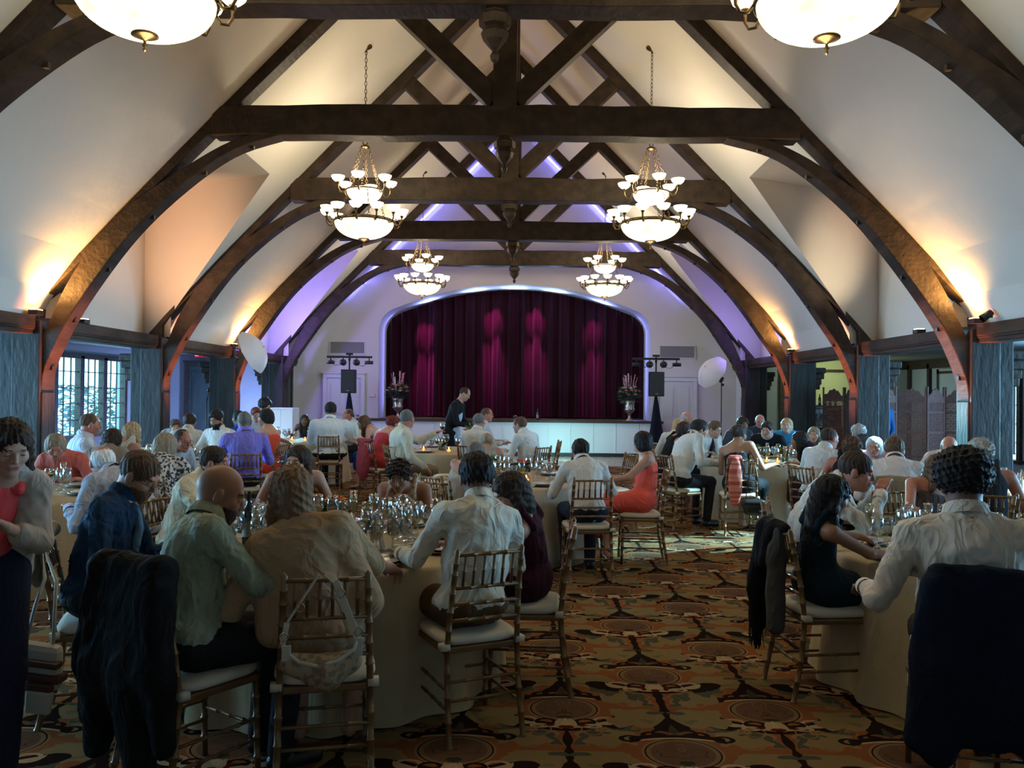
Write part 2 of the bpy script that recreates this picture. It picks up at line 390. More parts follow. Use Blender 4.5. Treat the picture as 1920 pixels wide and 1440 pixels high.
for i in range(len(ARCH)-1):
    a, b2 = ARCH[i], ARCH[i+1]
    if abs(a[0]-b2[0]) > 1e-4: mb.add([(a[0], YE, a[1]), (b2[0], YE, b2[1]), (b2[0], YE, roofz(b2[0])), (a[0], YE, roofz(a[0]))], [(0, 1, 2, 3)])
for sx in (-1, 1):
    for x0, x1 in ((3.70, 5.0), (5.0, 6.0), (6.0, 6.4)): mb.add([(sx*x0, YE, 0), (sx*x1, YE, 0), (sx*x1, YE, roofz(x1)), (sx*x0, YE, roofz(x0))], [(0, 1, 2, 3)])
struct('wall_stage', mb, GABLE)
mb = MB()                                   # jamb (reveal) of the opening
for i in range(len(ARCH)-1):
    a, b2 = ARCH[i], ARCH[i+1]; mb.add([(a[0], YE, a[1]), (b2[0], YE, b2[1]), (b2[0], YE+1.3, b2[1]), (a[0], YE+1.3, a[1])], [(0, 1, 2, 3)])
struct('trim_1', mb, GABLE)
mb = MB(); mb.box((0, 26.3, 3), (14, .1, 7)); mb.box((-5.5, 24.9, 3), (.1, 2.6, 7)); mb.box((5.5, 24.9, 3), (.1, 2.6, 7)); mb.box((0, 24.9, 6), (12, 2.6, .1))
struct('wall_backstage', mb, mat('backstage_black', (0.01, 0.01, 0.01), 0.9))
# wall of the nave past the last truss, with dark door on the left
mb = MB(); mb.box((-6.08, 22.75, 1.2), (.12, .9, 2.5)); mb.box((6.08, 22.5, 1.2), (.12, 1.5, 2.5)); struct('wall_nave', mb, GABLE)
def panel_door(name, c, w, h, face, m1, m2, rz=0, label=None):
    """panelled door with frame; local x across, faces -y"""
    e = empty(name, c, rz); e['kind'] = 'structure'
    f = MB(); t = .11
    f.box((-(w+t)/2, 0, h/2), (t, .09, h)); f.box(((w+t)/2, 0, h/2), (t, .09, h)); f.box((0, 0, h+t/2), (w+2*t, .09, t)); f.box((0, -.02, h+t+.02), (w+2*t+.06, .12, .04))
    f.build('door_frame', m1, e, bevel=.006)
    d = MB(); d.box((0, .02, h/2), (w, .04, h))
    for (z0, z1) in ((.12, .9), (1.02, h-.12)):
        for sx in (-1, 1):
            d.box((sx*w*.235, -.006, (z0+z1)/2), (w*.37, .02, z1-z0), taper=1); d.box((sx*w*.235, -.018, (z0+z1)/2), (w*.29, .02, z1-z0-.1))
    lf = d.build('door_leaf', m2, e, bevel=.006)
    k = MB(); k.lathe([(0, -.03), (.02, -.03), (.028, -.01), (.02, .01), (.008, .015), (.008, .04), (.03, .045)], 12, (w*.43, -.03, 1.0), R=Matrix.Rotation(PI/2, 3, 'X'))
    k.build('door_handle', mat('dull_brass', (.35, .26, .12), .35, 1), lf, True); return e
DGREEN = woodmat('dark_green_wood', (.035, .06, .055), (.05, .08, .07), .5, 2, (5, 5, 1))
WPAINT = mat('white_paint', (.62, .62, .62), .45)
panel_door('door_1', (-8.25, 22.9, 0), 1.05, 2.3, 1, TRIMW, DGREEN)
panel_door('door_2', (-4.62, 23.14, 0), 0.92, 2.03, 1, WPAINT, WPAINT)
panel_door('door_3', (4.38, 23.14, 0), 0.92, 2.03, 1, WPAINT, WPAINT)
panel_door('door_4', (-5.98, 22.35, 0), 0.85, 2.25, 1, TRIMW, DGREEN, PI/2)
# outer aisle walls with windows
def window_wall(name, X, sgn, wins, z0, z1, m, mframe, blind=False):
    mb = MB(); t = .16; ys = [YB] + [v for w in wins for v in (w[0]-w[1]/2, w[0]+w[1]/2)] + [YE+.3]
    for i in range(0, len(ys), 2): mb.box((X+sgn*t/2, (ys[i]+ys[i+1])/2, AZ/2), (t, ys[i+1]-ys[i], AZ))
    for (yc, w, n) in wins:
        mb.box((X+sgn*t/2, yc, z0/2), (t, w, z0)); mb.box((X+sgn*t/2, yc, (z1+AZ)/2), (t, w, AZ-z1))
    struct(name, mb, m)
    for q, (yc, w, n) in enumerate(wins):
        e = empty('window_%d' % (q+1+(10 if sgn > 0 else 0)), (X, yc, 0)); e['kind'] = 'structure'
        f = MB(); fw = .12
        f.box((0, -w/2, (z0+z1)/2), (.14, fw, z1-z0+.1)); f.box((0, w/2, (z0+z1)/2), (.14, fw, z1-z0+.1)); f.box((0, 0, z1), (.14, w+fw, .12)); f.box((0, 0, z0), (.22, w+fw+.1, .07))
        for k in range(1, n): f.box((0, -w/2+w*k/n, (z0+z1)/2), (.14, .16, z1-z0))
        f.build('window_frame', mframe, e, bevel=.004)
        g = MB(); cw = w/n
        for k in range(n):
            c = -w/2 + cw*(k+.5)
            for a in (-.5, .5): g.box((0, c+a*cw*.28, (z0+z1)/2), (.03, .018, z1-z0))
            for b2 in range(1, 5): g.box((0, c, z0+(z1-z0)*b2/5), (.03, cw-.1, .018))
        g.build('muntin', mframe, e)
        p = MB(); p.box((sgn*.02, 0, (z0+z1)/2), (.008, w-.05, z1-z0)); p.build('pane', glassmat('window_glass', (.8, .95, 1.0), .05), e)
window_wall('wall_left', LW, -1, [(4.0, 2.6, 3), (8.0, 2.6, 3), (12.5, 2.6, 3), (19.15, 3.1, 3)], .62, 2.38, AISLEP, TRIMW)
window_wall('wall_right', RW, 1, [(5.5, 2.8, 3), (9.2, 2.8, 3), (13.0, 2.8, 3), (19.4, 3.4, 2)], .35, 2.3, AISLEP, TRIMW)  # nearer windows on both sides are out of view, added for ambient light
# end walls of the aisles
mb = MB(); mb.box((-7.8, 23.05, 1.31), (3.6, .1, 2.7)); struct('wall_aisle_left', mb, AISLEP)
mb = MB(); AY = 22.9
mb.box((6.7, AY, 1.31), (1.0, .1, 2.7)); mb.box((10.0, AY, 1.31), (1.4, .1, 2.7)); struct('wall_aisle_right', mb, AISLEP)
mb = MB(); mb.box((8.25, AY, 1.31), (2.1, .1, 2.7)); struct('wall_alcove', mb, plaster('cream_yellow_plaster', (.52, .55, .33), (.46, .50, .30)))
mb = MB()                                  # boards and battens on the right end wall
mb.box((9.9, AY-.08, 2.5), (1.2, .06, .22)); mb.box((9.3, AY-.08, 1.2), (.14, .06, 2.4)); mb.box((7.15, AY-.08, 1.2), (.14, .06, 2.4)); mb.box((8.2, AY-.08, 2.34), (2.2, .06, .08))
mb.box((RW-.04, 20, 2.5), (.08, 6, .22))
for yy in (17.2, 21.6, 22.7): mb.box((RW-.04, yy, 1.25), (.08, .12, 2.5))
struct('trim_2', mb, TRIMW)
# a hedge and trees outside the left window
hd = MB(); rnd = random.Random(3)
for i in range(2200):
    c = Vector((-12.4 - rnd.random()*1.5, 20.5 + rnd.random()*11, rnd.random()**1.3*1.75)); a = rnd.random()*PI; r = .10 + rnd.random()*.1
    n1 = Vector((math.cos(a), math.sin(a), rnd.random()-.5)).normalized()*r; n2 = n1.cross(Vector((0, .3, 1))).normalized()*r*.5
    hd.add([c-n1, c-n2, c+n1, c+n2], [(0, 1, 2, 3)])
tag(hd.build('hedge', mat('hedge_leaf', (.05, .16, .14), .7)), 'leafy hedge outside the bright leaded window', 'hedge')
# wall plates along both arcades, moulded beams broken at the posts
for sx, nm in ((-1, 'trim_3'), (1, 'trim_4')):
    mb = MB()
    for (ya, yb, dm) in BAYS:
        a, b2 = ya + (.2 if ya > YB else 0), yb - .2
        mb.box((sx*6.0, (a+b2)/2, 2.49), (.30, b2-a, .15)); mb.box((sx*5.98, (a+b2)/2, 2.405), (.24, b2-a, .03)); mb.box((sx*6.02, (a+b2)/2, 2.365), (.28, b2-a, .06))
    struct(nm, mb, BEAM, bevel=.01)
# ------------------------------------------------------------ roof trusses
rn = random.Random(11)
def wob(P, amp=.02): return [(x + rn.uniform(-amp, amp), z + rn.uniform(-amp, amp)) for x, z in P]
INNER = [(5.80, 1.60), (5.76, 1.92), (5.54, 2.42), (5.25, 2.87), (4.80, 3.50), (4.36, 3.98), (3.83, 4.43), (3.36, 4.70), (2.78, 4.88)]
OUTER = [(6.00, 1.60), (5.97, 2.0), (5.76, 2.42), (5.50, 2.98), (5.11, 3.58), (4.63, 4.05), (3.96, 4.52), (3.45, 4.80), (2.95, 4.96)]
def smooth_curve(P, n=4):
    P = [Vector((x, z)) for x, z in P]; o = []
    for i in range(len(P)-1):
        p0 = P[max(i-1, 0)]; p1 = P[i]; p2 = P[i+1]; p3 = P[min(i+2, len(P)-1)]
        for k in range(n):
            t = k/n; o.append(.5*((2*p1) + (p2-p0)*t + (2*p0-5*p1+4*p2-p3)*t*t + (3*p1-3*p2+p3-p0)*t**3))
    o.append(P[-1]); return [(v.x, v.y) for v in o]
def strip(mb, A, B, y0, y1, sx):
    n = len(A); vs = []
    for i in range(n):
        vs += [(sx*A[i][0], y0, A[i][1]), (sx*B[i][0], y0, B[i][1]), (sx*B[i][0], y1, B[i][1]), (sx*A[i][0], y1, A[i][1])]
    fs = [(0, 1, 2, 3), ((n-1)*4+3, (n-1)*4+2, (n-1)*4+1, (n-1)*4)]
    for i in range(n-1):
        for k in range(4): fs.append((i*4+k, (i+1)*4+k, (i+1)*4+(k+1) % 4, i*4+(k+1) % 4))
    mb.add(vs, fs)
def truss(y, label):
    e = empty('roof_truss', (0, y, 0)); tag(e, label, 'roof truss', None); T = .15
    for sx in (-1, 1):
        a = MB(); I = smooth_curve(wob(INNER, .012)); O = smooth_curve(wob(OUTER, .008)); strip(a, I, O, -T*.93, T*.93, sx)
        a.build('arch_brace', BEAM, e, bevel=.012)
        for q in range(4, len(I)-2, 5):          # bolts along the soffit
            k = MB(); k.box((sx*I[q][0], 0, I[q][1]-.01), (.05, .05, .05)); k.build('bolt', BEAM, e)
        r = MB(); 
        L0 = [(6.12, 2.32), (6.06, 2.60), (5.80, 2.90), (4.0, 4.80), (2.0, 6.86), (0.0, 8.92)]
        L1 = [(5.86, 2.32), (5.84, 2.74), (5.60, 3.00), (3.95, 4.68), (1.95, 6.66), (0.0, 8.64)]
        strip(r, L0, L1, -T*.85, T*.85, sx); r.build('rafter', BEAM, e, bevel=.012)
        p = MB(); p.box((sx*5.98, 0, 1.26), (.36, .38, 2.52)); p.box((sx*5.86, 0, .8), (.16, .30, 1.62)); p.box((sx*6.25, .02, 1.2), (.26, .2, 2.4)); p.build('post', POSTW, e, bevel=.015)
        c = MB()                                # scrolled bracket under the plate
        for zz, ww in ((2.2, .16), (2.08, .13), (1.96, .08), (1.86, .05)): c.box((sx*6.42, .02, zz), (ww*2.2, .14, .12))
        c.build('bracket', BEAM, e, bevel=.02)
        s = MB(); s.beam((sx*.12, 0, 5.36), (sx*1.78, 0, 6.95), .20, .25); s.build('strut', BEAM, e, bevel=.012)
    t = MB(); N = 16; top = []; bot = []
    for i in range(N+1):
        x = -3.55 + 7.1*i/N; x *= 1.04; cam_ = .03*(1-(x/3.7)**2); top.append((x, 5.24 + cam_*.9 + rn.uniform(-.012, .012))); bot.append((x, 4.87 + cam_*.3 + rn.uniform(-.012, .012)))
    strip(t, top, bot, -T, T, 1); t.build('tie_beam', BEAM, e, bevel=.012)
    k = MB(); k.box((0, 0, 6.82), (.30, .28, 3.7)); k.build('king_post', BEAM, e, bevel=.012)
    n = MB(); n.lathe([(.001, 4.44), (.03, 4.47), (.04, 4.51), (.02, 4.55), (.05, 4.58), (.10, 4.64), (.12, 4.70), (.10, 4.74), (.135, 4.76), (.14, 4.84), (.10, 4.87), (.10, 4.95)], 8)
    n.build('pendant', BEAM, e, bevel=.004); return e
for i, y in enumerate(TRUSS_Y):
    truss(y, ['dark timber roof truss above the camera end, its arch braces at the frame edges', 'nearest dark timber roof truss whose tie beam crosses the top edge of the photo',
              'dark timber truss with full king post crossing in front of the near chandeliers', 'dark timber truss directly behind the two middle chandeliers',
              'dark timber truss between the middle and the far chandeliers', 'farthest dark timber truss in front of the curtained stage'][i])
# amber uplights standing on the wall plates beside the trusses
def uplight(loc, col, pw, key, lab, tgt, spot=110):
    e = empty('uplight', loc); tag(e, lab, 'uplight')
    b_ = MB(); b_.box((0, 0, .03), (.12, .16, .06)); b_.build('housing', mat('lamp_black', (.015, .015, .015), .5), e, bevel=.006)
    l = MB(); l.box((0, 0, .065), (.09, .13, .012)); l.build('lens', glow('lens_'+key, col, 8), e)
    light('uplight_lamp', 'SPOT', (loc[0], loc[1], loc[2]+.1), pw, col, tgt, .10, spot, 1.0)
for sx, nm in ((-1, 'left'), (1, 'right')):
    uplight((sx*5.76, 10.45, 2.56), AMBER, 340, 'amber', 'small amber uplight on the %s wall plate beside the nearest full truss' % nm, (sx*5.0, 10.35, 3.9), 125)
    uplight((sx*5.76, 17.65, 2.56), AMBER, 270, 'amber', 'small amber uplight on the %s wall plate deep in the hall' % nm, (sx*5.0, 17.55, 3.9), 125)
    for j, y in enumerate((10.8, 14.4, 18.0)):     # lamps at the feet of the posts
        uplight((sx*5.15, y-.10, 0.0), RED, 1100, 'red', 'small orange uplight on the floor at the foot of the %s %s post' % (('near', 'middle', 'far')[j], nm), (sx*5.66, y-.02, 2.1), 30)
for sx in (-1, 1):                                  # chandelier-lit dormer windows get an amber wash on one cheek
    pass
uplight((-5.93, 11.9, 2.57), (1, .50, .24), 300, 'peach', 'small peach uplight on the left wall plate inside the dormer', (-5.2, 14.3, 4.0), 70)
uplight((5.93, 12.3, 2.57), (1, .78, .50), 160, 'straw', 'small straw coloured uplight on the right wall plate inside the dormer', (5.3, 14.2, 3.9), 46)
# ------------------------------------------------------------ stage
STY = 22.55
e = empty('stage', (0, STY, 0)); tag(e, 'low white panelled stage with a dark nosing in front of the curtain', 'stage')
mb = MB(); mb.box((-.0, .33, .92), (7.9, .62, .05)); mb.box((0, 2.0, .92), (7.38, 2.72, .05)); mb.build('stage_floor', woodmat('stage_boards', (.16, .10, .06), (.22, .14, .08), .4, 4, (1, 6, 1)), e)
mb = MB(); mb.box((-.1, -.03, .93), (8.1, .09, .07)); mb.build('nosing', mat('dark_nosing', (.06, .03, .025), .35), e, bevel=.008)
mb = MB(); mb.box((-.1, .02, .50), (7.9, .04, .80))
for i in range(14): mb.box((-3.9 + .6*i, -.002, .50), (.02, .03, .80))
mb.build('front_panel', mat('white_stage_panel', (.72, .74, .76), .4), e, bevel=.003)
mb = MB(); mb.box((-.1, -.01, .05), (7.95, .06, .11)); mb.build('kickboard', mat('black_kick', (.02, .02, .025), .5), e)
df = MB(); df.box((0.6, 20.9, .012), (4.6, 2.9, .02)); o = df.build('dance_floor', woodmat('parquet', (.33, .24, .16), (.42, .31, .2), .25, 2, (8, 1, 1)))
tag(o, 'low parquet dance floor in front of the stage', 'dance floor')
# curtain in two leaves
def curtain(x0, x1, lab, seed):
    r = random.Random(seed); n = int((x1-x0)/.018); fz = [0.03, .6, 1.2, 2.0, 2.8, 3.6, 4.9]; mb = MB(); ph = [r.uniform(0, 6) for _ in range(6)]
    for z in fz:
        for i in range(n+1):
            x = x0 + (x1-x0)*i/n; k = 1 if z < 4 else .8
            d = .085*math.sin(x*17+ph[0]+.8*math.sin(x*3+ph[1])+.05*z) + .045*math.sin(x*41+ph[2]+.1*z) + .03*math.sin(x*7+ph[3])
            mb.v.append((x, d*k + .02*math.sin(z*1.7+x*5), z))
    for j in range(len(fz)-1):
        for i in range(n): a = j*(n+1)+i; mb.f.append((a, a+1, a+n+2, a+n+1)); mb.mi.append(0)
    VEL = mat('maroon_velvet', (.024, .0014, .008), .8, spec=.12, bump=(30, .3, .01), sheen=.12, stretch=(1, 1, .1))
    o = mb.build('stage_curtain', VEL, smooth=True, loc=(0, YE+1.35, .95)); tag(o, lab, 'curtain')
curtain(-4.0, .02, 'left leaf of the maroon velvet stage curtain', 1); curtain(.0, 4.0, 'right leaf of the maroon velvet stage curtain', 2)
for x, pw in ((-2.57, 260), (-.63, 300), (.57, 260), (2.24, 170)):
    z = 4.52 - .066*x*x
    light('curtain_spot', 'SPOT', (x, YE+.55, z), pw*1.7, (1, .08, .62), (x, YE+1.30, z-1.9), .01, 25, 1.0)
    light('curtain_spot', 'SPOT', (x, YE+.45, z), pw*.55, (1, .08, .62), (x, YE+1.30, z-.7), .01, 34, 1.0)
for sx in (-1, 1):     # blue strip lights tucked in the reveal
    light('reveal_strip_lamp', 'AREA', (sx*3.45, YE+.95, 2.5), 7, (.22, .22, 1), (sx*3.7, YE+.4, 2.5), .1, size_y=2.6)
    light('reveal_strip_lamp', 'AREA', (sx*2.4, YE+.85, 4.1), 9, (.3, .4, 1), (sx*2.5, YE+.4, 4.6), .25)
for x in (-1.1, 0, 1.1): light('reveal_strip_lamp', 'AREA', (x, YE+.8, 4.32), 8, (.4, .6, 1), (x, YE+.4, 4.8), .3)
# blue wash at the gable and the last dormer bay
for sx in (-1, 1):
    light('gable_wash_lamp', 'AREA', (sx*4.2, YE-.12, 4.70), 170, VIO, (sx*2.0, YE-.10, 6.95), .15)
    light('dormer_wash_lamp', 'POINT', (sx*5.7, 20.0, 3.0), 110 if sx < 0 else 34, (.30, .22, 1), None, .1)
for sx in (-1, 1):     # blue strips along the roof line of the gable
    o = light('gable_strip_lamp', 'AREA', (sx*2.5, YE-.22, slope(2.5)-.16), 55, (.16, .16, 1), None, 5.6, size_y=.04)
    o.rotation_euler = Matrix((Vector((-sx*.6965, 0, .7176)), Vector((0, 1, 0)) * (1 if sx > 0 else -1), Vector((-sx*.7176, 0, -.6965)))).transposed().to_euler()
light('aisle_wash_lamp', 'POINT', (-7.0, 21.4, .5), 200, (.3, .4, 1), None, .1)
light('alcove_lamp', 'POINT', (8.2, 21.6, 2.3), 22, (.9, 1, .6), None, .1)
# two air grilles on the stage wall
for x, nm in ((-4.55, 'left'), (4.42, 'right')):
    z = at(663 if x < 0 else 1275, 652 if x < 0 else 660, YE).z; e = empty('air_grille', (x, YE-.02, z)); tag(e, 'grey louvred air grille on the stage wall, %s of the curtain' % nm, 'vent')
    f = MB(); W_, H_ = .92, .30
    f.box((0, 0, H_/2+.02), (W_+.06, .03, .03)); f.box((0, 0, -H_/2-.02), (W_+.06, .03, .03)); f.box((-W_/2-.02, 0, 0), (.03, .03, H_)); f.box((W_/2+.02, 0, 0), (.03, .03, H_)); f.build('frame', WPAINT, e)
    f = MB(); f.box((0, .012, 0), (W_, .01, H_), mi=1)
    for i in range(44): f.box((-W_/2+W_*(i+.5)/44, 0, 0), (.011, .02, H_))
    f.build('louvre', [mat('grille_grey', (.34, .34, .35), .5), mat('grille_dark', (.09, .09, .09), .8)], e)
# exit sign
ex = at(377, 664, 22.85); e = empty('exit_sign', ex); tag(e, 'red lit exit sign above the dark green door', 'sign')
f = MB(); f.box((0, .03, 0), (.34, .05, .2)); f.build('housing', mat('sign_box', (.3, .05, .05), .5), e)
tx = bpy.data.curves.new('lettering', 'FONT'); tx.body = 'EXIT'; tx.size = .17; tx.align_x = 'CENTER'; tx.align_y = 'CENTER'; tx.extrude = .004
to = bpy.data.objects.new('lettering', tx); COL.objects.link(to); to.parent = e; to.rotation_euler = (PI/2, 0, 0); tx.materials.append(glow('exit_red', (1, .05, .08), 4))
bpy.context.view_layer.update(); mt = bpy.data.meshes.new_from_object(to); to2 = bpy.data.objects.new('lettering', mt); COL.objects.link(to2); to2.parent = e; to2.rotation_euler = (PI/2, 0, 0); to2.location = (0, -.005, 0)
bpy.data.objects.remove(to); to2.name = 'lettering'

for k, yy in enumerate((18.55, 20.25)):
    e = empty('roller_blind', (RW-.06, yy, 0)); tag(e, 'pale roller blind lowered in the right aisle window, ' + ('nearer' if k == 0 else 'farther') + ' of the two', 'blind')
    mb = MB(); mb.box((0, 0, 1.42), (.008, 1.5, 1.8)); mb.build('fabric', mat('blind_fabric', (.45, .52, .55), .8), e)
    mb = MB(); mb.box((0, 0, .51), (.025, 1.5, .03)); mb.build('bottom_bar', WPAINT, e)
    mb = MB(); mb.tube([(0, -.76, 2.33), (0, .76, 2.33)], .03); mb.build('roller', WPAINT, e, True)
# ------------------------------------------------------------ chandeliers
BRASS = mat('aged_brass', (.10, .065, .03), .4, 1)
ALAB = glow('alabaster_bowl', (1.0, .80, .42), 2.0); 
def alabaster():
    M = bpy.data.materials.new('veined_alabaster'); M.use_nodes = True; nt = M.node_tree; nt.nodes.clear(); E.nt = nt
    o = nt.nodes.new('ShaderNodeOutputMaterial'); e = nt.nodes.new('ShaderNodeEmission'); tc = nt.nodes.new('ShaderNodeTexCoord')
    n = nt.nodes.new('ShaderNodeTexNoise'); n.inputs['Scale'].default_value = 3; n.inputs['Detail'].default_value = 4; n.inputs['Distortion'].default_value = 1.2
    r = nt.nodes.new('ShaderNodeValToRGB'); r.color_ramp.elements[0].position = .2; r.color_ramp.elements[1].position = .5
    r.color_ramp.elements[0].color = (.8, .50, .16, 1); r.color_ramp.elements[1].color = (1, .93, .55, 1)
    nt.links.new(tc.outputs['Object'], n.inputs['Vector']); nt.links.new(n.outputs[0], r.inputs[0]); nt.links.new(r.outputs[0], e.inputs[0]); e.inputs[1].default_value = 1.35
    nt.links.new(e.outputs[0], o.inputs[0]); M.cycles.emission_sampling = 'NONE'; return M
BOWLM = alabaster(); BOWLU = glow('upper_bowl_glow', (1, .84, .5), 2.6); CUPM = glow('cup_glow', (1, .84, .52), 3.2)
def bowl(r, h, n=36):
    P = [(.001, 0)]
    for i in range(1, 11): a = i/10*PI/2; P.append((r*math.sin(a)**.9, h*(1-math.cos(a))))
    P += [(r*.985, h*1.0), (r*.96, h*.97)]
    for i in range(9, 0, -1): a = i/10*PI/2; P.append(((r-.02)*math.sin(a)**.9, h*(1-math.cos(a))+.015))
    return P
def chain(mb, a, b, link=.055, r=.004):
    a = Vector(a); b = Vector(b); d = b-a; n = max(2, int(d.length/(link*.8))); q = d.to_track_quat('Z', 'Y').to_matrix()
    for i in range(n):
        c = a + d*(i+.5)/n; R = q @ Matrix.Rotation(PI/2*(i % 2), 3, 'Z') @ Matrix.Rotation(PI/2, 3, 'X')
        L = d.length/n*.62; b0 = len(mb.v); K = 10; J = 4
        for u in range(K):
            an = 2*PI*u/K; cx = math.cos(an)*.016; cy = math.sin(an)*L
            for v in range(J):
                w = 2*PI*v/J; mb.v.append(tuple(c + R @ Vector((cx + math.cos(an)*math.cos(w)*r, cy + math.sin(an)*math.cos(w)*r, math.sin(w)*r))))
        for u in range(K):
            for v in range(J): mb.f.append((b0+u*J+v, b0+((u+1) % K)*J+v, b0+((u+1) % K)*J+(v+1) % J, b0+u*J+(v+1) % J)); mb.mi.append(0)
def chandelier(canopy_h):
    e = empty('chandelier'); tag(e, '', 'chandelier')
    MB().lathe(bowl(.435, .25), 40, (0, 0, .06)).build('lower_bowl', BOWLM, e, True)
    r = MB(); r.torus((0, 0, .31), .44, .016, 40, 8); r.torus((0, 0, .335), .435, .008, 40, 6)
    for k in range(24): a = 2*PI*k/24; r.lathe([(.001, -.012), (.012, 0), (.001, .014)], 6, (.455*math.cos(a), .455*math.sin(a), .325))
    r.build('lower_ring', BRASS, e, True)
    f = MB(); f.lathe([(.001, -.05), (.006, -.045), (.012, -.035), (.006, -.02), (.018, -.008), (.01, .005), (.008, .02), (.02, .03), (.06, .045), (.085, .055), (.08, .066), (.001, .07)], 16, (0, 0, 0)); f.build('finial', BRASS, e, True)
    def arm(R0, R1, z, k, n, off):
        a = 2*PI*(k+off)/n; c, s = math.cos(a), math.sin(a); P = []
        for (q, zz) in ((0, 0), (.35, -.06), (.75, -.055), (1.0, .0), (1.0, .07)): rr = R0+(R1-R0)*q; P.append((rr*c, rr*s, z+zz))
        m_ = MB(); m_.tube(P, [.010, .012, .012, .012, .014], 8); m_.lathe([(.014, 0), (.024, .02), (.03, .035), (.012, .04)], 10, (R1*c, R1*s, z+.05)); 
        o = m_.build('arm', BRASS, e, True)
        cp = MB(); cp.lathe([(.012, .0), (.05, .012), (.085, .045), (.100, .085), (.096, .087), (.075, .05), (.001, .04)], 16, (R1*c, R1*s, z+.085))
        cp.lathe([(.012, .04), (.012, .09), (.004, .105), (.001, .11)], 8, (R1*c, R1*s, z+.085)); cp.build('cup', CUPM, e, True)
    for k in range(12): arm(.44, .56, .32, k, 12, .25)
    MB().lathe(bowl(.26, .17), 32, (0, 0, .60)).build('upper_bowl', BOWLU, e, True)
    r = MB(); r.torus((0, 0, .775), .27, .012, 32, 8); r.build('upper_ring', BRASS, e, True)
    for k in range(6): arm(.27, .40, .78, k, 6, .1)
    for k in range(3):
        a = 2*PI*k/3+.5; m_ = MB(); chain(m_, (.43*math.cos(a), .43*math.sin(a), .33), (.26*math.cos(a), .26*math.sin(a), .77)); m_.build('chain', BRASS, e, True)
    for k in range(6):
        a = 2*PI*k/6+.2; m_ = MB(); chain(m_, (.26*math.cos(a), .26*math.sin(a), .79), (.06*math.cos(a), .06*math.sin(a), 1.42), .05, .003); m_.build('chain', BRASS, e, True)
    r = MB(); r.lathe([(.001, 1.40), (.05, 1.41), (.07, 1.425), (.065, 1.44), (.03, 1.455), (.001, 1.46)], 12); r.torus((0, 0, 1.495), .035, .007, 16, 6, rot=Matrix.Rotation(PI/2, 3, 'X')); r.build('crown', BRASS, e, True)
    m_ = MB(); chain(m_, (0, 0, 1.53), (0, 0, canopy_h-.06), .07, .005); m_.build('hanging_chain', BRASS, e, True)
    m_ = MB(); m_.lathe([(.001, -.09), (.012, -.08), (.015, -.05), (.04, -.04), (.085, -.01), (.09, .01), (.001, .02)], 20, (0, 0, canopy_h)); m_.build('canopy', BRASS, e, True)
    return e
CZ = 3.86
for i, (y, nm) in enumerate(((5.4, 'nearest'), (12.6, 'middle'), (19.8, 'farthest'))):
    for sx, s in ((-1, 'left'), (1, 'right')):
        z = CZ + .0
        place('chandelier', lambda: chandelier(slope(2.12) - CZ + .05), (sx*(2.17 if i == 0 else 2.12), y, z), .37*i + (.2 if sx > 0 else 0), '%s two-tier brass and alabaster bowl chandelier on the %s side' % (nm, s), None)
        light('chandelier_lamp', 'POINT', (sx*2.12, y, z+1.02), 42 if i == 0 else 60, WARM, None, .18)
        light('chandelier_lamp', 'POINT', (sx*2.12, y, z-.14), 17 if i == 0 else 11, WARM, None, .15)
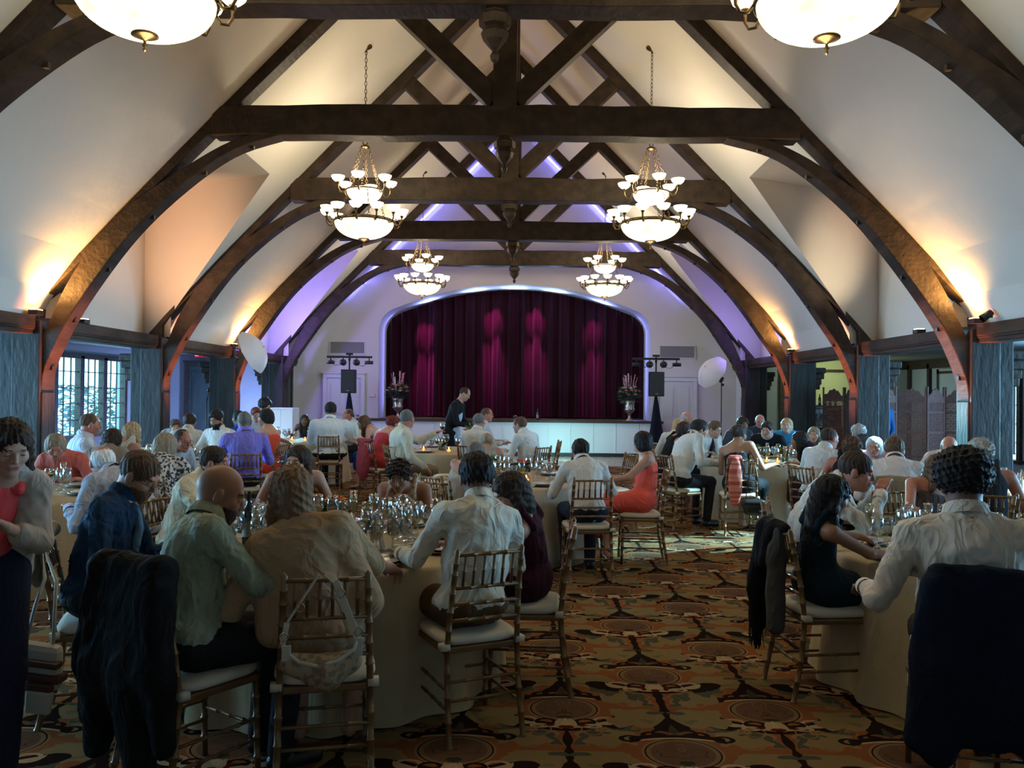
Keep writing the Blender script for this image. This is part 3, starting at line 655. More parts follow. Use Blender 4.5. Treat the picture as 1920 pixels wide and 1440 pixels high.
# ------------------------------------------------------------ chiavari chair
GOLD = mat('gold_chair_paint', (.17, .092, .038), .38, .35, .5, bump=(20, .15, .01), var=(8, (.23, .13, .055), .3, .7))
CUSH = mat('ivory_cushion', (.62, .56, .45), .85, bump=(10, .3, .02))
def rung(mb, a, b, r=.0085, nodes=2):
    a = Vector(a); b = Vector(b); P = [a]; R = [r]; 
    for k in range(nodes):
        t = (k+1)/(nodes+1); L = (b-a).length; d = .006/L
        for q, rr in ((-1, r), (-.5, r*1.35), (.5, r*1.35), (1, r)): P.append(a.lerp(b, t+q*d)); R.append(rr)
    P.append(b); R.append(r); mb.tube(P, R, 8)
def chiavari():
    e = empty('chiavari_chair'); tag(e, '', 'chair')
    s = MB(); s.prism([(-.20, -.195), (.20, -.195), (.205, .17), (.17, .20), (-.17, .20), (-.205, .17)], .415, .447, 'z'); s.build('seat', GOLD, e, bevel=.008)
    c = MB(); P = []
    for i in range(28):
        a = 2*PI*i/28; ca, sa = math.cos(a), math.sin(a); P.append((.205*math.copysign(abs(ca)**.45, ca), .20*math.copysign(abs(sa)**.45, sa)))
    for (k, z) in ((.9, .447), (1.0, .455), (1.03, .47), (.99, .487), (.85, .497), (.4, .503), (.01, .504)):
        for p in P: c.v.append((p[0]*k, p[1]*k+.005, z))
    for j in range(6):
        for i in range(28): c.f.append((j*28+i, j*28+(i+1) % 28, (j+1)*28+(i+1) % 28, (j+1)*28+i)); c.mi.append(0)
    for sx in (-1, 1): c.box((sx*.195, -.19, .452), (.045, .045, .03))
    c.build('cushion', CUSH, e, True)
    for sx in (-1, 1):
        l = MB(); rung(l, (sx*.18, .175, .43), (sx*.185, .19, 0), .0135, 4); l.build('leg', GOLD, e, True)
        l = MB(); pts = [(sx*.19, -.26, 0), (sx*.185, -.215, .22), (sx*.182, -.195, .44), (sx*.175, -.215, .62), (sx*.168, -.25, .80), (sx*.165, -.275, .915)]
        Q = []; R = []
        for i in range(len(pts)-1):
            a, b = Vector(pts[i]), Vector(pts[i+1])
            for t in (0, .5):
                p = a.lerp(b, t)
                for q, rr in ((-.006, .0145), (-.003, .0185), (.003, .0185), (.006, .0145)): Q.append(p + (b-a).normalized()*q); R.append(rr)
        Q.append(Vector(pts[-1])); R.append(.0145); Q.append(Vector(pts[-1]) + Vector((0, -.002, .014))); R.append(.004)
        l.tube(Q, R, 8); l.build('back_post', GOLD, e, True)
    def yb(z): return -.195 - (.08*((z-.44)/.475)**1.3 if z > .44 else 0)
    for z in (.895, .735, .655, .575):
        h = .168 + (.895-z)*.03; r = MB(); rung(r, (-h, yb(z)-.003, z), (h, yb(z)-.003, z), .0095, 3); r.build('back_rail', GOLD, e, True)
    for k in range(6):
        x = -.125 + .25*k/5; r = MB(); rung(r, (x, yb(.735)-.003, .735), (x*.98, yb(.895)-.003, .895), .0075, 1); r.build('spindle', GOLD, e, True)
    for z in (.16, .25):
        for sx in (-1, 1): r = MB(); rung(r, (sx*.183, .185, z), (sx*.187, -.22, z), .008, 3); r.build('stretcher', GOLD, e, True)
    for z in (.20, .29): r = MB(); rung(r, (-.185, -.215, z), (.185, -.215, z), .008, 3); r.build('stretcher', GOLD, e, True)
    r = MB(); rung(r, (-.182, .185, .22), (.182, .185, .22), .008, 3); r.build('stretcher', GOLD, e, True)
    return e
def chair(x, y, deg, label, group=None):
    return place('chair', chiavari, (x, y, 0), math.radians(deg-90), label, group)
# ------------------------------------------------------------ implicit surfaces: smooth union of limbs, meshed with surface nets
def rc(a, b, ra, rb, k=.02): return ('c', np.array(a, np.float32), np.array(b, np.float32), ra, rb, k, 1)
def el(c, r, R=None, k=.02, sgn=1): return ('e', np.array(c, np.float32), np.array(r, np.float32), None if R is None else np.array(R, np.float32), k, sgn)
def axis_lin(lo, hi, h, flo=None, fhi=None, hf=None):
    if flo is None: return np.arange(lo, hi+h, h, dtype=np.float32)
    P = []; x = lo
    while x < flo: P.append(x); x += h
    x = max(x, flo)
    while x < fhi: P.append(x); x += hf
    while x < hi+h: P.append(x); x += h
    return np.array(P, np.float32)
def sdf(prims, axs, fold=0, seed=0, fs=1.0):
    xs, ys, zs = axs; Fd = np.full((len(xs), len(ys), len(zs)), .5, np.float32)
    for p in prims:
        if p[0] == 'c':
            _, a, b, ra, rb, k, sgn = p; R = max(ra, rb) + k + .035; lo = np.minimum(a, b)-R; hi = np.maximum(a, b)+R
        else:
            _, c, r, Rm, k, sgn = p; R = r.max() + k + .035; lo = c-R; hi = c+R
        i0, i1 = np.searchsorted(xs, (lo[0], hi[0])); j0, j1 = np.searchsorted(ys, (lo[1], hi[1])); k0, k1 = np.searchsorted(zs, (lo[2], hi[2]))
        if i1 <= i0 or j1 <= j0 or k1 <= k0: continue
        X = xs[i0:i1, None, None]; Y = ys[None, j0:j1, None]; Z = zs[None, None, k0:k1]
        if p[0] == 'c':
            ba = b-a; L = float(ba @ ba) + 1e-9
            t = np.clip(((X-a[0])*ba[0] + (Y-a[1])*ba[1] + (Z-a[2])*ba[2])/L, 0, 1)
            d = np.sqrt((X-a[0]-t*ba[0])**2 + (Y-a[1]-t*ba[1])**2 + (Z-a[2]-t*ba[2])**2) - (ra + (rb-ra)*t)
        else:
            U, V, Wq = X-c[0], Y-c[1], Z-c[2]
            if Rm is not None:
                U, V, Wq = (Rm[0, 0]*U+Rm[0, 1]*V+Rm[0, 2]*Wq), (Rm[1, 0]*U+Rm[1, 1]*V+Rm[1, 2]*Wq), (Rm[2, 0]*U+Rm[2, 1]*V+Rm[2, 2]*Wq)
            a0 = np.sqrt((U/r[0])**2+(V/r[1])**2+(Wq/r[2])**2); a1 = np.sqrt((U/r[0]**2)**2+(V/r[1]**2)**2+(Wq/r[2]**2)**2)+1e-6
            d = a0*(a0-1)/a1
        S = Fd[i0:i1, j0:j1, k0:k1]
        if sgn > 0:
            h = np.clip(.5+.5*(S-d)/k, 0, 1); Fd[i0:i1, j0:j1, k0:k1] = S + (d-S)*h - k*h*(1-h)
        else:
            d = -d; h = np.clip(.5-.5*(S-d)/k, 0, 1); Fd[i0:i1, j0:j1, k0:k1] = S + (d-S)*h + k*h*(1-h)
    if fold:
        r = np.random.RandomState(seed); X = xs[:, None, None]; Y = ys[None, :, None]; Z = zs[None, None, :]; N = 0
        for q in range(6):
            k3 = r.normal(size=3)*np.array([1, 1, .6])*(16+9*q)*fs*.75; ph = r.rand()*6
            s_ = np.sin(k3[0]*X + k3[1]*Y + k3[2]*Z + ph + 1.3*np.sin(5*Z+3*X+ph)); N = N + ((1-np.abs(s_))**2*2-.6)*(.9**q)/2.4
        Fd -= (fold*N).astype(np.float32)
    return Fd
def nets(Fd, axs):
    xs, ys, zs = axs; ins = Fd < 0
    c = ins[:-1, :-1, :-1].astype(np.int8)
    for (i, j, k) in ((1,0,0),(0,1,0),(0,0,1),(1,1,0),(1,0,1),(0,1,1),(1,1,1)):
        c = c + ins[i:ins.shape[0]-1+i, j:ins.shape[1]-1+j, k:ins.shape[2]-1+k]
    I, J, K = np.nonzero((c > 0) & (c < 8))
    if len(I) == 0: return np.zeros((0, 3)), np.zeros((0, 4), int)
    idx = -np.ones(c.shape, np.int32); idx[I, J, K] = np.arange(len(I))
    acc = np.zeros((len(I), 3)); cnt = np.zeros(len(I))
    for ax in range(3):
        oth = [a for a in range(3) if a != ax]
        for a in (0, 1):
            for b in (0, 1):
                o = [0, 0, 0]; o[oth[0]] = a; o[oth[1]] = b; o2 = list(o); o2[ax] = 1
                f0 = Fd[I+o[0], J+o[1], K+o[2]]; f1 = Fd[I+o2[0], J+o2[1], K+o2[2]]; m_ = (f0 < 0) != (f1 < 0)
                t = np.where(m_, f0/(f0-f1+1e-12), 0)
                p0 = np.stack([xs[I+o[0]], ys[J+o[1]], zs[K+o[2]]], 1); p1 = np.stack([xs[I+o2[0]], ys[J+o2[1]], zs[K+o2[2]]], 1)
                acc += np.where(m_[:, None], p0+(p1-p0)*t[:, None], 0); cnt += m_
    V = acc/np.maximum(cnt, 1)[:, None]; Q = []
    n = ins.shape
    for ax in range(3):
        sl0 = [slice(1, n[a]-1) for a in range(3)]; sl1 = list(sl0); sl0[ax] = slice(0, n[ax]-1); sl1[ax] = slice(1, n[ax])
        A = ins[tuple(sl0)]; B = ins[tuple(sl1)]; di = np.nonzero(A != B); f = A[di]
        P = [di[a] + (1 if a != ax else 0) for a in range(3)]
        u, v = [a for a in range(3) if a != ax]
        if ax == 1: u, v = v, u
        def cell(du, dv):
            q = [p.copy() for p in P]; q[u] -= du; q[v] -= dv; return idx[q[0], q[1], q[2]]
        q = np.stack([cell(1, 1), cell(0, 1), cell(0, 0), cell(1, 0)], 1); q[~f] = q[~f][:, ::-1]; Q.append(q)
    return V, np.concatenate(Q)
def bounds(prims, pad=.03):
    lo = np.full(3, 9.); hi = np.full(3, -9.)
    for p in prims:
        if p[0] == 'c' : R = max(p[3], p[4]); lo = np.minimum(lo, np.minimum(p[1], p[2])-R); hi = np.maximum(hi, np.maximum(p[1], p[2])+R)
        elif p[5] > 0: R = p[2].max(); lo = np.minimum(lo, p[1]-R); hi = np.maximum(hi, p[1]+R)
    return lo-pad, hi+pad
def sdf_mesh(name, prims, h, mats, parent, fold=0, seed=0, fine=None, hf=None, classify=None, fs=1.0, clip=None, post=None):
    lo, hi = bounds(prims)
    if fine is None: axs = [axis_lin(lo[a], hi[a], h) for a in range(3)]
    else: axs = [axis_lin(lo[a], hi[a], h, fine[0][a], fine[1][a], hf) for a in range(3)]
    Fd = sdf(prims, axs, fold, seed, fs)
    if post: Fd = post(Fd, axs)
    if clip:       # keep the side where n.p < d
        for nrm, dd in clip: Fd = np.maximum(Fd, axs[0][:, None, None]*nrm[0] + axs[1][None, :, None]*nrm[1] + axs[2][None, None, :]*nrm[2] - dd)
    V, Q = nets(Fd, axs)
    me = bpy.data.meshes.new(name); me.vertices.add(len(V)); me.vertices.foreach_set('co', V.astype(np.float32).ravel())
    me.loops.add(len(Q)*4); me.loops.foreach_set('vertex_index', Q.astype(np.int32).ravel())
    me.polygons.add(len(Q)); me.polygons.foreach_set('loop_start', np.arange(0, len(Q)*4, 4, dtype=np.int32)); me.polygons.foreach_set('loop_total', np.full(len(Q), 4, np.int32))
    mats = mats if isinstance(mats, (list, tuple)) else [mats]
    for x in mats: me.materials.append(x)
    if classify is not None and len(Q): me.polygons.foreach_set('material_index', classify(V[Q].mean(1)).astype(np.int32))
    me.update(calc_edges=True); me.shade_smooth()
    o = bpy.data.objects.new(name, me); COL.objects.link(o)
    if parent is not None: o.parent = parent
    return o
# ------------------------------------------------------------ people
SKINS = {'pale': (.50, .30, .22), 'fair': (.42, .235, .16), 'tan': (.31, .16, .095), 'brown': (.17, .08, .05), 'red': (.42, .18, .12)}
def skin(k): c = SKINS[k]; return mat('skin_'+k, c, .5, spec=.35, bump=(60, .08, .003), var=(7, (c[0]*1.08, c[1]*.95, c[2]*.95), .3, .7))
HAIRS = {'black': (.010, .008, .008), 'dark': (.028, .017, .012), 'brown': (.075, .042, .024), 'blond': (.30, .20, .105), 'ash': (.20, .15, .10), 'dirty': (.15, .085, .042), 'grey': (.28, .27, .25), 'white': (.55, .55, .54), 'red': (.12, .02, .015), 'pepper': (.10, .095, .09)}
def hairm(k):
    c = HAIRS[k]; return mat('hair_'+k, c, .62, spec=.22, bump=(9, .6, .02), var=(7, tuple(min(1, v*1.6+.002) for v in c), .35, .65), stretch=(6, 6, .7))
EYEM = mat('eye_dark', (.03, .02, .015), .2, spec=.8); SHOE = mat('black_leather', (.012, .011, .011), .35)
LIPS = {}
def lipm(k): c = SKINS[k]; return mat('lips_'+k, (c[0]*.85, c[1]*.5, c[2]*.5), .4)
def cl(name, c, **k): return cloth(name, c, **k)
NP = lambda *a: np.array(a, np.float64)
def nrm(v): return v/(np.linalg.norm(v)+1e-9)
ROOTS = []
def person(label, head, d, face=None, look=0, nod=10, tilt=0, pel=None, stand=False, w=1.0, sk='fair', hair='short', hc='dark',
           top='shirt', tc=(.6, .58, .52), bottom='trousers', bc=(.015, .015, .018), hands=None, beard=None, glasses=False, tie=None,
           chairlab=None, chairdeg=None, hl=.22, bulk=0, hand_gap=.24, collar=True, skirt_len=0, sheer=None, elbows=None, armup=None, hs=1.0, tint='cloth', lean=0):
    Hw = at(head[0], head[1], d); 
    fa = math.radians(face); fwd = NP(math.cos(fa), math.sin(fa), 0); rgt = NP(fwd[1], -fwd[0], 0)
    Hn = NP(Hw.x, Hw.y, Hw.z); Pz = .61 if not stand else .93
    if pel is None:
        S = .62; dz = Hn[2]-Pz; L = min(.34, math.sqrt(max(.04**2, S*S-dz*dz))) + .02 + lean
        pxy = Hn[:2] - fwd[:2]*L
    else: pxy = NP(*pel)
    def loc(p): q = NP(p[0]-pxy[0], p[1]-pxy[1], 0); return NP(q @ rgt, q @ fwd, p[2])
    H = loc(Hn); P = NP(0, 0, Pz); v = H-P; s = float(np.clip(np.linalg.norm(v)/.62, .82, 1.15)); u = nrm(v)
    e = empty('person', (pxy[0], pxy[1], 0), fa-PI/2); tag(e, label, 'person'); ROOTS.append(e)
    near = d < 6.8; h = .0115 if near else (.016 if d < 10.5 else .021); hf = .0052 if near else (.0075 if d < 10.5 else .011)
    fy = nrm(NP(0, 1, 0) - u*u[1]); sx = np.cross(fy, u)
    T = np.array([sx, fy, u])
    C = P + v*.56 - fy*.055*s; M = P + v*.28 - fy*.035*s; N = P + v*.795 - fy*.045*s
    # head frame
    a = math.radians(look); b = math.radians(nod); t = math.radians(tilt)
    Rh = Matrix.Rotation(a, 3, 'Z') @ Matrix.Rotation(-b, 3, 'X') @ Matrix.Rotation(t, 3, 'Y'); Rh = np.array(Rh)
    hs_ = hs * min(1.04, max(.94, s))
    def hp(x, y, z): return H + Rh @ (NP(x, y, z)*hs_)
    RT = Rh.T
    sh = .178*s*(.92+.08*w)*w**.5
    Sl = N - u*.075*s - sx*sh - fy*.01; Sr = N - u*.075*s + sx*sh - fy*.01
    Cw, Cd = .150*w*s, .102*w*s
    def torso(g, loose=0):
        return [el(P + NP(0, -.01, .0), (.168*w*s+g, .128*w*s+g, .105+g), T, .05), el(M, (.140*w*s+g+loose, .108*w*s+g+loose+bulk*.4, .15*s+g), T, .06), el(C, (Cw+g+loose*.5, Cd+g+loose*.4, .165*s+g), T, .06),
                rc(Sl+sx*.03, Sr-sx*.03, .056*s+g, .056*s+g, .05), rc(N-u*.015, Sl+sx*.07-u*.0, .046+g, .044+g, .04), rc(N-u*.015, Sr-sx*.07, .046+g, .044+g, .04)] + ([el(M + fy*.07*w, (.13*w+g, .1+bulk+g, .12), T, .05)] if bulk else [])
    # arms
    arms = []; l1, l2 = .285*s, .25*s
    for i, (S_, sg) in enumerate(((Sl, -1), (Sr, 1))):
        if hands and hands[i] is not None:
            hw = hands[i]; Wt = loc(NP(*at(*hw))) if len(hw) == 3 and hw[0] > 20 else NP(*hw)
        elif stand: Wt = S_ + NP(sg*.06, .12, -.5*s)
        else: Wt = NP(sg*hand_gap, max(.36, C[1]+.26), .80)
        dv = Wt - S_; D = np.linalg.norm(dv); 
        if D > l1+l2-.01: Wt = S_ + dv/D*(l1+l2-.01); D = l1+l2-.01
        if D < .12: Wt = S_ + nrm(dv)*.12; D = .12
        dn = (Wt-S_)/D; aa = (l1*l1-l2*l2+D*D)/(2*D); hh = math.sqrt(max(1e-4, l1*l1-aa*aa))
        pole = NP(sg*.5, -.25, -1) if not (elbows and elbows[i]) else NP(*elbows[i]); pole = nrm(pole - dn*(pole @ dn)); El = S_ + dn*aa + pole*hh
        arms.append((S_, El, Wt, sg))
    def armp(g, part=1.0, g2=None):
        o = []; g2 = g if g2 is None else g2
        for S_, El, Wt, sg in arms:
            o.append(rc(S_, El, .047*w**.6*s+g, .037*w**.6*s+g, .035))
            if part > .5: o.append(rc(El, El+(Wt-El)*min(1, part), .037*w**.6*s+g, .027*s+g2, .015))
        return o
    def handp():
        o = []
        for S_, El, Wt, sg in arms:
            f = nrm(Wt-El); dn = NP(0, 0, -1); f = nrm(f + dn*.15) if Wt[2] < .9 else f; sd = nrm(np.cross(f, dn) + NP(1e-4, 0, 0)); dn = np.cross(sd, f)*-1 if (np.cross(sd, f))[2] > 0 else np.cross(sd, f)
            o.append(rc(Wt, Wt+f*.03, .024*s, .024*s, .01))
            for q in range(4):
                kx = (q-1.5)*.0205; b0 = Wt+f*.025+sd*kx*.6; b1 = Wt+f*.088+sd*kx; ln = (.036, .042, .040, .030)[q]; b2 = b1+(f*.85+dn*.5)*ln; b3 = b2+(f*.35+dn*.95)*ln*.8
                o += [rc(b0, b1, .015, .0115, .012), rc(b1, b2, .0098, .0088, .003), rc(b2, b3, .0088, .0075, .003)]
            th = -sg*1.0; ss = sd*(1 if (sd[0]*th) > 0 else -1)
            t1 = Wt+f*.02+ss*.02; t2 = Wt+f*.055+ss*.048+dn*.01; t3 = t2+(f*.8-ss*.1+dn*.35)*.033; o += [rc(t1, t2, .015, .0115, .008), rc(t2, t3, .0108, .009, .003)]
        return o
    # legs
    legs = []
    for sg in (-1, 1):
        if stand: legs.append((P+NP(sg*.09, 0, -.03), NP(sg*.10, .03, .50), NP(sg*.10, -.02, .09), NP(sg*.12, .14, .04)))
        else: legs.append((NP(sg*.09, .02, .595), NP(sg*.125, .41, .565), NP(sg*.115, .36, .09), NP(sg*.125, .52, .035)))
    def legp(g, low=True): 
        o = []
        for a0, a1, a2, a3 in legs:
            o.append(rc(a0, a1, .088*w**.5+g, .058+g, .03))
            if low: o.append(rc(a1, a2, .056+g, .038+g*1.3, .02))
        return o
    SK = skin(sk); bare_legs = bottom in ('dress', 'skirt')
    # head and body: one continuous skin surface
    head_p = [el(hp(0, -.014, .026), NP(.074, .094, .088)*hs_, RT, .02), el(hp(0, .022, -.038), NP(.058, .066, .076)*hs_, RT, .03),
              el(hp(0, .060, -.092), NP(.026, .024, .020)*hs_, RT, .025), rc(hp(-.03, .074, .027), hp(.03, .074, .027), .013*hs_, .013*hs_, .012),
              el(hp(-.038, .052, -.022), NP(.026, .026, .024)*hs_, RT, .018), el(hp(.038, .052, -.022), NP(.026, .026, .024)*hs_, RT, .018),
              el(hp(-.031, .096, .006), NP(.017, .018, .012)*hs_, RT, .010, -1), el(hp(.031, .096, .006), NP(.017, .018, .012)*hs_, RT, .010, -1),
              el(hp(-.031, .072, .005), NP(.013, .013, .012)*hs_, RT, .003), el(hp(.031, .072, .005), NP(.013, .013, .012)*hs_, RT, .003),
              rc(hp(0, .084, .012), hp(0, .103, -.020), .0070*hs_, .0095*hs_, .010), el(hp(0, .092, -.026), NP(.015, .010, .007)*hs_, RT, .006),
              rc(hp(-.017, .084, -.052), hp(.017, .084, -.052), .0065*hs_, .0065*hs_, .008), rc(hp(-.014, .082, -.061), hp(.014, .082, -.061), .008*hs_, .008*hs_, .004)]
    for sg in (-1, 1): head_p.append(el(hp(sg*.078, -.008, -.006), NP(.010, .019, .031)*hs_, RT, .006))
    ng = .052 if w < 1.1 else .062
    body = head_p + [rc(hp(0, -.018, -.055), N-u*.02, ng*s, (ng+.004)*s, .035)] + torso(-.004) + armp(0) + handp()
    if stand or bare_legs: body += legp(0) + [rc(a2-NP(0, .02, .03), a3, .03, .022, .02) for a0, a1, a2, a3 in legs]
    fine = (H-NP(.105, .125, .13), H+NP(.105, .125, .13))
    def cls(p):
        q = (p-H) @ Rh / hs_; ax = np.abs(q[:, 0]); i = np.zeros(len(p), int); f = q[:, 1] > .06
        i[f & (ax < .022) & (np.abs(q[:, 2]+.0565) < .0085) & (q[:, 1] > .08)] = 1
        i[f & (ax > .014) & (ax < .050) & (np.abs(q[:, 2]-(.030-.15*np.maximum(ax-.03, 0))) < .0032)] = 2
        i[f & (np.abs(ax-.031) < .011) & (np.abs(q[:, 2]-.003) < (.0042 if nod < 18 else .0016))] = 3
        return i
    bo = sdf_mesh('body', body, h, [SK, lipm(sk), hairm(hc if hc not in ('white', 'blond') else 'ash'), EYEM], e, fine=fine, hf=hf, classify=cls)
    # clothes
    sd_ = abs(hash(label)) % 1000 if False else sum(map(ord, label)) % 997
    def M_(nm, c, **k): return cl(nm+'_%d_%d_%d' % tuple(int(255*v) for v in c), c, **k)
    tm = M_('cloth', tc); fold = .0065
    up_clip = None
    if top in ('shirt', 'suit', 'short'):
        part = .97 if top != 'short' else .25
        pr = torso(.012, .014) + armp(.012 if top != 'short' else .02, part, .011)
        sdf_mesh('jacket' if top == 'suit' else 'shirt', pr, h, tm, e, fold=(.0095 if near else .006), seed=sd_, fs=1.15)
    elif top == 'poncho':
        pr = torso(.014, .012) + armp(.022, .35, .03) + [rc(Sl+sx*.02, Sl-u*.34-sx*.03+fy*.03, .06, .075, .05), rc(Sr-sx*.02, Sr-u*.34+sx*.03+fy*.03, .06, .075, .05)]
        sdf_mesh('poncho', pr, h, tm, e, fold=.006, seed=sd_, fs=.8)
    elif top in ('tank', 'straps', 'strapless'):
        pr = torso(.007, .004)[:3]
        if bottom == 'dress': pr += legp(.018, False) + [rc(legs[0][0], legs[1][0], .10, .10, .08), rc(NP(0, .1, .57), NP(0, .40, .55), .09, .07, .08)]
        if bottom == 'dress' and not stand: pr += [rc(NP(0, .42, .54), NP(0, .42, .38 - skirt_len), .075, .085, .05), rc(legs[0][1], legs[0][1]-NP(0, 0, .18+skirt_len), .07, .075, .05), rc(legs[1][1], legs[1][1]-NP(0, 0, .18+skirt_len), .07, .075, .05)]
        if bottom == 'dress' and stand: pr += [rc(P, NP(0, 0, .5), .16, .2, .1)]
        lim = {'tank': .125, 'straps': -.03, 'strapless': .055}[top]*s
        pl = C + u*lim
        if top != 'strapless':
            pr += [rc(C+sx*sg*.085*s+u*.06*s-fy*(Cd*.9), C+sx*sg*.10*s+u*.19*s-fy*.03, .009 if top == 'straps' else .024, .009 if top == 'straps' else .022, .012) for sg in (-1, 1)]
            pr += [rc(C+sx*sg*.085*s+u*.06*s+fy*(Cd*.9), C+sx*sg*.10*s+u*.19*s-fy*.03, .009 if top == 'straps' else .024, .009 if top == 'straps' else .022, .012) for sg in (-1, 1)]
        def post(Fd, axs):
            if top == 'tank': return Fd
            # cut the neckline; straps stay
            X, Y, Z = axs[0][:, None, None], axs[1][None, :, None], axs[2][None, None, :]
            hz = (X-pl[0])*u[0]+(Y-pl[1])*u[1]+(Z-pl[2])*u[2]
            if top == 'strapless': return np.maximum(Fd, hz)
            st = sdf([q for q in pr[-4:]], axs); return np.minimum(np.maximum(Fd, hz), st)
        sdf_mesh('dress' if bottom == 'dress' else 'blouse', pr, h, tm, e, fold=.003, seed=sd_, post=post)
    if bottom == 'trousers':
        pr = [el(P+NP(0, -.01, -.01), (.172*w*s+.010, .132*w*s+.010, .10), None, .05)] + legp(.012) 
        if not stand: pr.append(rc(NP(-.09, 0, .59), NP(.09, 0, .59), .09, .09, .03))
        sdf_mesh('trousers', pr, h*1.2, M_('trouser', bc), e, fold=.003, seed=sd_+1)
    elif bottom == 'skirt':
        pr = [el(P, (.175*w*s, .14*w*s, .10), None, .05)] + legp(.018, False) + [rc(NP(0, .05, .58), NP(0, .42, .56), .10, .08, .08)]
        sdf_mesh('skirt', pr, h*1.2, M_('skirt', bc), e, fold=.003, seed=sd_+1)
    if not bare_legs:
        for a0, a1, a2, a3 in legs:
            sdf_mesh('shoe', [rc(a2-NP(0, .02, .048), a3, .042, .036, .03), rc(a2-NP(0, 0, .03), a2+NP(0, 0, .01), .036, .042, .02)], .013, SHOE, e, clip=[((0, 0, -1), -.004)])
    if top in ('shirt', 'suit', 'short') and collar:
        nd = nrm(hp(0, -.018, -.055)-N); sxx = nrm(np.cross(NP(0, 1, 0), nd)); yy = np.cross(nd, sxx); R = Matrix(np.array([sxx, yy, nd]).T.tolist())
        c = MB(); r0 = (ng+.010)*s
        c.lathe([(r0+.012, -.02), (r0+.016, .0), (r0+.006, .034), (r0+.002, .036), (r0-.002, .03), (r0, -.01)], 20, tuple(N+nd*.018), R=R)
        c.build('collar', M_('cloth', tc) if top != 'suit' else M_('cloth', (.55, .57, .6)), e, True)
    if top == 'shirt':
        for S_, El, Wt, sg in arms:
            f = nrm(Wt-El); a0 = Wt-f*.05; c = MB(); c.tube([a0, a0+f*.055, a0+f*.056, a0+f*.01], [.041*s, .039*s, .034*s, .034*s], 14, caps=False); c.build('cuff', tm, e, True)
    if tie:
        fr = C+fy*(Cd+.022*w)+u*.02; n0 = N+fy*(.058)+u*.0; m_ = MB()
        if tie == 'bow':
            for sg in (-1, 1): m_.add([n0+fy*.012, n0+fy*.012+NP(sg*.055, 0, .022), n0+fy*.014+NP(sg*.055, 0, -.022), n0+fy*.026], [(0, 1, 2), (0, 2, 3), (0, 3, 1), (1, 3, 2)])
            m_.box(tuple(n0+fy*.02), (.02, .02, .024)); m_.build('bow_tie', M_('tie', (.02, .02, .025)), e)
        else:
            p2 = M+fy*(Cd+.028*w+bulk*.8)+u*.02; m_.tube([n0+fy*.008, n0+fy*.018-u*.03, (n0+fr)/2+fy*.012, fr+fy*.006, p2], [.018, .013, .018, .024, .028], 6)
            m_.build('necktie', M_('tie', tie), e, True)
    # hair
    HM = hairm(hc)
    cap = [el(hp(0, -.018, .030), NP(.083, .101, .093)*hs_, RT, .01)]
    cut = [el(hp(0, .118, -.042), NP(.082, .080, .112)*hs_, RT, .012, -1)] + [el(hp(sg*.092, .010, -.018), NP(.022, .030, .036)*hs_, RT, .008, -1) for sg in (-1, 1)]
    zc = -.05
    if hair != 'bald':
        extra = []; fo = .003; fsx = 3.2
        if hair == 'crop': cap = [el(hp(0, -.020, .028), NP(.079, .096, .089)*hs_, RT, .01)]; cut = [el(hp(0, .105, -.03), NP(.075, .075, .115)*hs_, RT, .012, -1)] + cut[1:]; fo = .001; zc = -.045
        elif hair == 'fringe': cut.append(el(hp(0, .02, .10), NP(.072, .115, .075)*hs_, RT, .01, -1)); cap = [el(hp(0, -.020, .020), NP(.081, .098, .090)*hs_, RT, .01)]; fo = .002
        elif hair == 'full': cap = [el(hp(0, -.014, .038), NP(.089, .108, .097)*hs_, RT, .01), el(hp(0, .045, .085), NP(.055, .045, .035)*hs_, RT, .03)]; fo = .005; zc = -.06
        elif hair == 'curly': cap = [el(hp(0, -.018, .035), NP(.100, .112, .100)*hs_, RT, .01), el(hp(0, .05, .08), NP(.06, .05, .04)*hs_, RT, .03)]; fo = .016; fsx = 6.5; zc = -.07
        elif hair == 'afro': cap = [el(hp(0, -.010, .050), NP(.118, .125, .115)*hs_, RT, .01)]; fo = .008; fsx = 6; zc = -.06; cut = [el(hp(0, .13, -.05), NP(.08, .08, .105)*hs_, RT, .012, -1)]
        elif hair == 'bob':
            cap = [el(hp(0, -.022, .022), NP(.096, .108, .104)*hs_, RT, .01), el(hp(0, -.045, -.045), NP(.090, .075, .075)*hs_, RT, .04)]; cut = cut[:1]; zc = -.12; fo = .005
        elif hair in ('long', 'longw'):
            k = 1.0 if hair == 'long' else 1.25
            cap = [el(hp(0, -.018, .028), NP(.090, .106, .098)*hs_, RT, .01)]; cut = cut[:1]; zc = -9
            D = NP(0, 0, -1)
            b0 = hp(0, -.05, 0); b1 = hp(0, -.06, -.09)*.6 + (hp(0, -.05, 0)+D*.13-fy*.02)*.4; b2 = b1 + D*(hl*.5) - fy*.015; b3 = b1 + D*hl - fy*.02
            extra = [rc(b0, b1, .082, .072*k, .03), rc(b1, b2, .066*k, .062*k, .03), rc(b2, b3, .058*k, .035*k, .03)]
            for sg in (-1, 1):
                c0 = hp(sg*.058, -.005, .03); c1 = hp(sg*.078, -.005, -.07); c2 = c1 + D*hl*.55 + sx*sg*.01; extra += [rc(c0, c1, .034, .030*k, .02), rc(c1, c2, .030*k, .022*k, .02), rc(c2, c2+D*hl*.35-fy*.02, .022*k, .012, .02)]
                extra.append(rc(c2+D*.02, b3+sx*sg*.05, .02, .014, .03))
            fo = .006
        elif hair == 'updo':
            cap = [el(hp(0, -.018, .030), NP(.086, .103, .096)*hs_, RT, .01)]; extra = [el(hp(0, -.105, .045), NP(.052, .048, .05)*hs_, RT, .02), el(hp(.025, -.09, .07), NP(.03, .03, .03), RT, .015)]; zc = -.055
            zc = -.07; fo = .005
        elif hair == 'pony':
